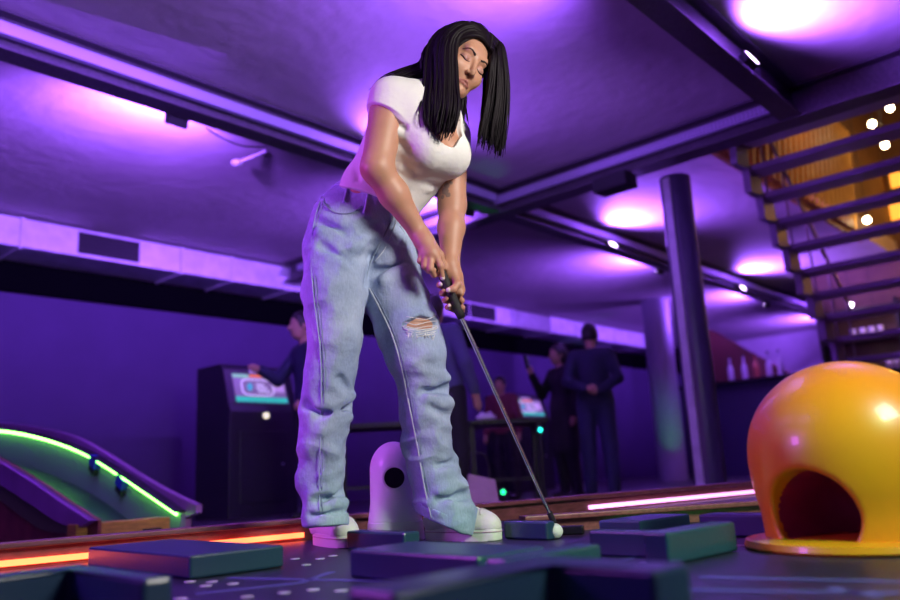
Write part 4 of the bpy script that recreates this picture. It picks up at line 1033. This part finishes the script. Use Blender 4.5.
# --- jeans
jb = np.array([P(336, 248, 2.255), P(322, 480, 2.305), P(326, 530, 2.31), P(408, 330, 2.32), P(452, 530, 2.405), P(352, 180, 2.28), P(405, 200, 2.28)])
Fj = Field(jb.min(0) - [0.15, 0.15, 0.02], jb.max(0) + [0.15, 0.15, 0.06], 0.004)
pelvis(Fj, 0.004)
JR = [P(336, 248, 2.255), P(334.5, 292, 2.245), P(334.5, 338, 2.245), P(329.5, 380, 2.26), P(326, 410, 2.275), P(322, 445, 2.29), P(321.5, 480, 2.305), P(325.5, 521, 2.31)]
JL = [P(383, 248, 2.325), P(397, 300, 2.32), P(408, 330, 2.32), P(416, 355, 2.325), P(423, 382, 2.34), P(425.5, 410, 2.35), P(427, 440, 2.37), P(433, 470, 2.385), P(441, 498, 2.40), P(448, 520, 2.405)]
Fj.chain(JR, [0.095, 0.094, 0.077, 0.071, 0.072, 0.066, 0.066, 0.064], k=0.012); Fj.chain(JL, [0.092, 0.094, 0.093, 0.088, 0.073, 0.073, 0.069, 0.070, 0.079, 0.086], k=0.015)
# creases: pixel polylines laid on the cloth
folds = [((352, 250), (372, 232), 0.0130, 'add'), ((345, 262), (366, 268), 0.0117, 'add'), ((320, 232), (352, 246), 0.0104, 'add'), ((322, 246), (350, 262), 0.0104, 'sub'), ((318, 222), (346, 232), 0.0091, 'sub'),
         ((372, 262), (398, 250), 0.0117, 'add'), ((376, 272), (404, 262), 0.0104, 'sub'), ((384, 283), (408, 276), 0.0104, 'add'), ((366, 284), (372, 256), 0.0104, 'sub'),
         ((352, 405), (318, 415), 0.0169, 'sub'), ((350, 396), (326, 400), 0.0156, 'add'), ((348, 418), (322, 430), 0.0156, 'add'), ((306, 404), (322, 412), 0.0130, 'sub'), ((340, 380), (352, 394), 0.0104, 'sub'),
         ((345, 492), (318, 500), 0.0130, 'sub'), ((344, 503), (316, 509), 0.0130, 'add'), ((340, 512), (312, 516), 0.0091, 'sub'), ((338, 470), (318, 478), 0.0091, 'add'),
         ((446, 378), (420, 368), 0.0156, 'add'), ((447, 390), (424, 392), 0.0169, 'sub'), ((448, 402), (426, 398), 0.0143, 'add'), ((446, 416), (432, 408), 0.0130, 'sub'),
         ((462, 482), (440, 490), 0.0143, 'add'), ((464, 495), (438, 500), 0.0130, 'sub'), ((468, 506), (440, 512), 0.0117, 'add'), ((455, 462), (438, 466), 0.0104, 'sub'), ((433, 355), (412, 362), 0.0104, 'add')]
for a, b, r, op in folds:
    A = Fj.hit(*a, 2.0, 2.6); B = Fj.hit(*b, 2.0, 2.6)
    v = nrm(EYE - A)
    if op == 'add': A = A - v * r * 0.45; B = B - v * r * 0.45
    Fj.rc(A, B, r, r * 0.55, k=0.02, op=op)
# hems
Fj.cut(P(327, 523, 2.31), nrm(-UP + RT * 0.06)) if False else None
def legcut(F, c, n, rad):
    W_ = F.win(c - [rad, rad, 0.2], c + [rad, rad, 0.15]); sl, (X, Y, Z) = W_; n = nrm(n)
    d = ((X - c[0]) * n[0] + (Y - c[1]) * n[1] + (Z - c[2]) * n[2]).astype(np.float32)
    F.D[sl] = np.maximum(F.D[sl], d)
hcR = P(327, 525, 2.31); hcL = P(449, 525, 2.405); hnR = nrm(-UP - HD * 0.05); hnL = nrm(-UP * 0.90 - RT * 0.42)
legcut(Fj, hcR, hnR, 0.13); legcut(Fj, hcL, hnL, 0.135)
# hollow hems so that the shoe enters the leg
Fj.chain([P(324, 514, 2.31), hcR - UP * 0.1], [0.03, 0.056], k=0.0, op='sub'); Fj.chain([P(444, 512, 2.40), hcL - UP * 0.1], [0.035, 0.074], k=0.0, op='sub')
Fsolid = Fj.copy()
Fj.cut(bandC, bandN)
rip = [Fsolid.hit(px, py, 2.0, 2.6) for px, py in ((407, 325.5), (421, 322.5), (434, 323.5))]
vrip = nrm(EYE - rip[1])
for i in range(2): Fj.rc(rip[i], rip[i + 1], 0.022 if i else 0.013, 0.023 if not i else 0.015, k=0.002, op='sub')
def cloth_disp(V, Q):
    N = vnormals(V, Q); S1 = V * [1, 1, 0.55]; z = V[:, 2]
    amp = 0.0035 + 0.0055 * np.exp(-((z - 0.42) / 0.10) ** 2) + 0.004 * np.exp(-((z - 0.24) / 0.07) ** 2) + 0.004 * np.exp(-((z - 1.0) / 0.10) ** 2)
    n = (1 - 2.2 * np.abs(vnoise(V @ np.array([[.8, 0, .25], [0, .8, .1], [-.35, 0, 1.0]]), 0.055, 3))) * 0.7 + 0.5 * vnoise(V, 0.03, 5)
    return V + N * (n * amp)[:, None]
jeans, Vj, Qj = fmesh(Fj, 'jeans', m_denim, root, it=1, disp=cloth_disp)
# knee skin inside the rip: belongs to the body surface; bring the leg close below the cloth
# waistband
Fw = Fsolid.copy(); Fw.D = Fw.D - 0.004
Fw.cut(bandC + bandN * 0.018, bandN); Fw.cut(bandC - bandN * 0.020, -bandN)
wb, _, _ = fmesh(Fw, 'waistband', m_denim, jeans, it=1)
def oncloth(path, F=None, lift=0.004, d0=1.95, d1=2.6):
    F = F or Fsolid; out = []
    for px, py in path:
        p = F.hit(px, py, d0, d1, 0.002, True)
        if p is not None: out.append(p + nrm(EYE - p) * lift)
    return out
def seam(path, n, r, name, m, par=None):
    q = catmull([(x_, y_, 0) for x_, y_ in path], n); return MB().tube(oncloth([(a[0], a[1]) for a in q]), r, 6).build(name, m, par or jeans, smooth=True)
seam([(322, 196), (314, 222), (311, 260), (314, 300), (320, 350), (321, 400), (320, 450), (319, 500), (321, 519)], 70, lambda f: 0.0010 + 0.0016 * abs(math.sin(95 * f)), 'side_seam', m_denim)
seam([(325, 197), (317, 222), (314, 260), (317, 300), (323, 350), (324, 400), (323, 450), (322, 500), (324, 519)], 60, 0.0011, 'side_stitch', m_denimd)
seam([(369, 288), (378, 305), (392, 335), (402, 370), (409, 405), (417, 445), (424, 485), (432, 522)], 60, lambda f: 0.0016 + 0.0014 * abs(math.sin(80 * f)), 'inner_seam', m_deniml)
seam([(371, 288), (381, 305), (395, 335), (405, 370), (412, 405), (420, 445), (427, 485), (435, 522)], 50, 0.0010, 'inner_stitch', m_denimd)
seam([(393, 217), (386, 232), (378, 247), (370, 264), (366, 280)], 24, 0.0026, 'fly_seam', m_denimd)
seam([(397, 219), (391, 236), (384, 250), (374, 262)], 20, 0.0016, 'fly_stitch', m_deniml)
seam([(322, 202), (334, 212), (350, 213), (362, 206)], 20, 0.0022, 'pocket_seam', m_denimd)
seam([(400, 226), (408, 240), (413, 252)], 12, 0.0022, 'pocket_seam', m_denimd)
for (px, py) in ((346, 194), (366, 205), (392, 214)):
    seam([(px + 2, py - 11), (px, py), (px - 2, py + 8)], 8, 0.0045, 'belt_loop', m_denim, wb)
# turned hems
mid = (hcR + hcL) / 2; spl = nrm((hcL - hcR) * [1, 1, 0])
for c_, n_, sg in ((hcR, hnR, 1), (hcL, hnL, -1)):
    Fm = Fj.copy(); Fm.D = Fm.D - 0.0026; Fm.cut(mid, spl * sg); Fm.cut(c_ - n_ * 0.030, -n_); Fm.cut(c_ + n_ * 0.002, n_)
    fmesh(Fm, 'hem', m_denim, jeans, it=1)
# frayed threads across the rip
Ft = Fsolid
mb = MB()
for k in range(17):
    t0 = rng.uniform(-1, 1); y0 = 317.5 + 17 * (k / 16); xa = 403 + abs(k - 8) * 0.4 + rng.uniform(-1, 1); xb = 438 - abs(k - 9) * 0.2 + rng.uniform(-1, 1)
    if k < 9 and k % 4: continue
    path = catmull([(xa, y0 + rng.uniform(-1, 1), 0), (xa + 11, y0 + 1.5 + rng.uniform(-1, 1.5), 0), (xb - 10, y0 + 1.2 + rng.uniform(-1.5, 1), 0), (xb, y0 - 1 + rng.uniform(-1, 1), 0)], 10)
    mb.tube(oncloth([(a[0], a[1]) for a in path], lift=0.002), 0.0011, 5)
for k in range(16):
    x0 = rng.uniform(404, 438); y0 = 334 + rng.uniform(-1, 2)
    mb.tube(oncloth([(x0, y0), (x0 + rng.uniform(-2, 2), y0 + rng.uniform(2, 6))], lift=0.003), 0.0009, 5)
mb.build('frayed_threads', m_thread, jeans, smooth=True)
mb = MB(); MB_b = P(402, 214, 2.2)
bp_ = Fw.hit(403, 212, 1.95, 2.5); v_ = nrm(EYE - bp_); mb.cyl(bp_ - v_ * 0.002, bp_ + v_ * 0.004, 0.009, n=18).build('waist_button', m_chrome, wb)

# --- shoes
def shoe(heel, toe, sc=1.0):
    h = np.array([heel[0], heel[1], DZ]); to = np.array([toe[0], toe[1], DZ]); f = nrm(to - h); s = np.cross(UP, f); L = 0.262 * sc
    def G(a, l, z): return h + f * a * L + s * l + UP * z
    out = [G(0.02, 0, 0), G(0.02, 0, 0)]
    mb = MB(); n = 40; ol = []
    for i in range(n):
        a = 2 * math.pi * i / n; u = 0.5 - 0.5 * math.cos(a); wv = math.sin(a)
        wd = (0.036 + 0.013 * u) * np.sign(wv) * abs(wv) ** 0.62
        ol.append(G(u * 1.0, wd, 0)[:2])
    so = mb.prism([tuple(q) for q in ol], DZ + 0.0005, DZ + 0.036, 0.004)
    rt = empty_child('shoe')
    F = Field(G(.5, 0, .06) - [.2, .2, .075], G(.5, 0, .06) + [.2, .2, .12], 0.003)
    F.rc(G(0.14, 0, 0.055), G(0.80, 0.0, 0.045), 0.037, 0.040, k=0.0)
    F.rc(G(0.80, 0, 0.042), G(0.88, 0.0, 0.040), 0.038, 0.033, k=0.015)
    F.rc(G(0.15, 0, 0.06), G(0.24, 0, 0.115), 0.036, 0.036, k=0.02)
    F.rc(G(0.24, 0, 0.105), G(0.66, 0, 0.052), 0.032, 0.033, k=0.025)
    F.cut(G(0, 0, 0.032), -UP)
    up, _, _ = fmesh(F, 'shoe', m_shoe, root)
    sole = so.build('sole', m_sole, up, angle=40)
    ln = MB()
    ring = [V3((*(q - np.array([h[0] + f[0] * L / 2, h[1] + f[1] * L / 2])) * 1.012 + np.array([h[0] + f[0] * L / 2, h[1] + f[1] * L / 2]), DZ + 0.026)) for q in np.array(ol)]
    ln.tube(ring + [ring[0]], 0.0016, 5).build('sole_stripe', mat('sole_stripe', (0.55, 0.36, 0.42), 0.5), up)
    lc = MB()
    def top(a, l):
        z = 0.16
        while z > 0.03 and F.at(G(a, l, z)) > 0: z -= 0.001
        return G(a, l, z + 0.002)
    for k in range(5):
        a = 0.40 + 0.075 * k
        lc.tube([top(a, l) for l in (-0.022, -0.012, 0, 0.012, 0.022)], 0.003, 6)
        if k < 4: lc.tube([top(a + 0.075 * j / 3, -0.02 + 0.04 * j / 3) for j in range(4)], 0.0026, 6)
    lc.build('laces', mat('lace_white', (0.85, 0.8, 0.82), 0.7), up, smooth=True)
    cap = MB(); cp = [top(0.83 + 0.05 * (1 - (l / 0.03) ** 2) * -1, l) for l in np.linspace(-0.03, 0.03, 9)]
    cap.tube(cp, 0.002, 5).build('toe_seam', mat('shoe_seam', (0.6, 0.5, 0.54), 0.6), up)
def empty_child(n): return None
shoe(Zp(315, 545, DZ) + HD * 0.05, Zp(371, 551, DZ) + HD * 0.02, 0.98)
shoe(Zp(427, 541, DZ) + HD * 0.03, Zp(498, 541, DZ) + HD * 0.02, 0.98)

# --- hair
part = [H(0.020, 0.093, 0.070), H(0.019, 0.126, 0.050), H(0.014, 0.152, -0.005), H(0.008, 0.138, -0.07)]
pc_ = catmull(part, 9)
def hp_(t): return pc_[int(round(t * 8))]
dh = 2.10
gR = [  # right side, from the face edge outwards to the crown
    [part[0], H(-0.042, 0.082, 0.060), H(-0.064, 0.03, 0.046), P(456, 80, 2.07), P(458, 104, 2.05), P(455, 122, 2.05), P(449, 138, 2.06)],
    [part[0] * .4 + part[1] * .6, H(-0.055, 0.096, 0.048), H(-0.080, 0.02, 0.035), P(447, 84, 2.06), P(447, 106, 2.045), P(444, 126, 2.045), P(441, 143, 2.055)],
    [part[2] * .6 + part[1] * .4, H(-0.062, 0.106, 0.005), H(-0.090, 0.02, 0.0), P(437, 82, 2.07), P(435, 104, 2.05), P(434, 122, 2.05), P(433, 137, 2.06)],
    [part[2] * .5 + part[3] * .5, H(-0.064, 0.10, -0.04), H(-0.092, 0.01, -0.035), P(428, 82, 2.09), P(425, 100, 2.07), P(425, 115, 2.06), P(428, 130, 2.06)]]
gBk = [
    [H(0.008, 0.126, -0.05), H(-0.058, 0.085, -0.055), H(-0.085, 0.0, -0.06), P(424, 74, 2.14), P(412, 78, 2.14), P(400, 84, 2.13), P(390, 92, 2.12)],
    [H(0.004, 0.115, -0.07), H(-0.045, 0.075, -0.085), H(-0.06, -0.01, -0.095), P(419, 66, 2.17), P(402, 72, 2.17), P(384, 80, 2.17), P(368, 95, 2.18)]]
gL = [
    [part[0], H(0.050, 0.082, 0.058), P(492, 60, 2.125), P(490, 80, 2.135), P(486, 104, 2.14), P(481, 128, 2.145), P(477, 152, 2.15)],
    [part[0] * .5 + part[1] * .5, H(0.058, 0.110, 0.052), P(498, 54, 2.145), P(499, 82, 2.15), P(497, 108, 2.155), P(493, 132, 2.16), P(489, 158, 2.17)],
    [part[1], H(0.058, 0.132, 0.040), P(502, 50, 2.165), P(506, 80, 2.17), P(506, 108, 2.175), P(504, 132, 2.18), P(500, 164, 2.19)],
    [part[2], H(0.060, 0.128, -0.005), P(500, 48, 2.22), P(501, 85, 2.22), P(498, 110, 2.22), P(495, 132, 2.21), P(496, 154, 2.20)],
    [part[3], H(0.03, 0.09, -0.09), P(482, 60, 2.27), P(484, 90, 2.26), P(482, 110, 2.24), P(482, 126, 2.22), P(484, 142, 2.20)]]
gMid = [
    [H(0.004, 0.115, -0.07), H(-0.02, 0.07, -0.10), H(-0.03, -0.02, -0.10), P(444, 92, 2.20), P(440, 104, 2.19), P(434, 112, 2.16), P(430, 122, 2.11)],
    [H(0.004, 0.115, -0.07), H(0.02, 0.07, -0.10), H(0.02, -0.02, -0.10), P(462, 94, 2.20), P(464, 108, 2.20), P(466, 118, 2.20), P(467, 128, 2.20)]]
Fh = Field(HC_ - 0.16, HC_ + 0.16, 0.004)
Fh.ell(H(0.004, 0.036, -0.012), (0.083, 0.118, 0.100), HB_, k=0)
Fh.ell(H(0.0, -0.045, 0.088), (0.068, 0.130, 0.080), HB_, k=0.012, op='sub')
Vh, Qh = Fh.nets(); Vh = relax(Vh, Qh, 2)
mb = MB()
bv = [mb.bm.verts.new(v) for v in Vh]
for q in Qh: mb.bm.faces.new([bv[i] for i in q])
def locks(G, n, rad, jit):
    G = np.array([[np.array(p) for p in g] for g in G])
    for k in range(n):
        u = (k + rng.uniform(0, 1)) / n * (len(G) - 1); i = min(int(u), len(G) - 2); u -= i
        g = G[i] * (1 - u) + G[i + 1] * u
        J = rng.normal(0, 1, (1, 3)) * jit; ramp = np.linspace(0.15, 1.0, len(g))[:, None] ; g = g + J * ramp + rng.normal(0, 1, g.shape) * jit * 0.25 * ramp
        m_ = len(g); cut_ = rng.uniform(0.86, 1.0); pts_ = catmull(g, 26)[:max(10, int(26 * cut_))]
        r0 = rad * rng.uniform(0.7, 1.25)
        mb.tube(pts_, lambda f: r0 * (0.75 + 0.5 * math.sin(math.pi * min(f * 1.25, 1.0))) * (1 - f ** 3) + 0.0006, 6)
locks(gR, 300, 0.0042, 0.007); locks(gBk, 110, 0.0040, 0.006); locks(gL, 300, 0.0040, 0.006); locks(gMid, 70, 0.005, 0.008)
locks([gR[0], gR[1]], 26, 0.004, 0.006); locks([gL[0], gL[1]], 16, 0.003, 0.010); locks([gL[1], gL[2]], 16, 0.003, 0.010)
gFR = [[H(0.019, 0.073, 0.081), H(-0.018, 0.077, 0.079), H(-0.046, 0.062, 0.066), H(-0.065, 0.02, 0.046), P(456, 80, 2.07), P(458, 104, 2.05), P(455, 124, 2.05)],
       [part[0], H(-0.018, 0.094, 0.068), H(-0.050, 0.072, 0.056), H(-0.070, 0.02, 0.044), P(453, 82, 2.065), P(455, 106, 2.05), P(452, 128, 2.05)]]
gFL = [[H(0.021, 0.073, 0.081), H(0.036, 0.075, 0.076), H(0.053, 0.058, 0.066), P(491, 62, 2.12), P(489, 82, 2.13), P(485, 106, 2.14), P(480, 130, 2.145)],
       [part[0], H(0.038, 0.090, 0.066), H(0.056, 0.072, 0.062), P(494, 60, 2.13), P(493, 82, 2.14), P(489, 106, 2.145), P(484, 134, 2.15)]]
locks(gFR, 60, 0.0036, 0.0025); locks(gFL, 44, 0.0036, 0.0025)
mb.build('hair', m_hair, root, smooth=True)
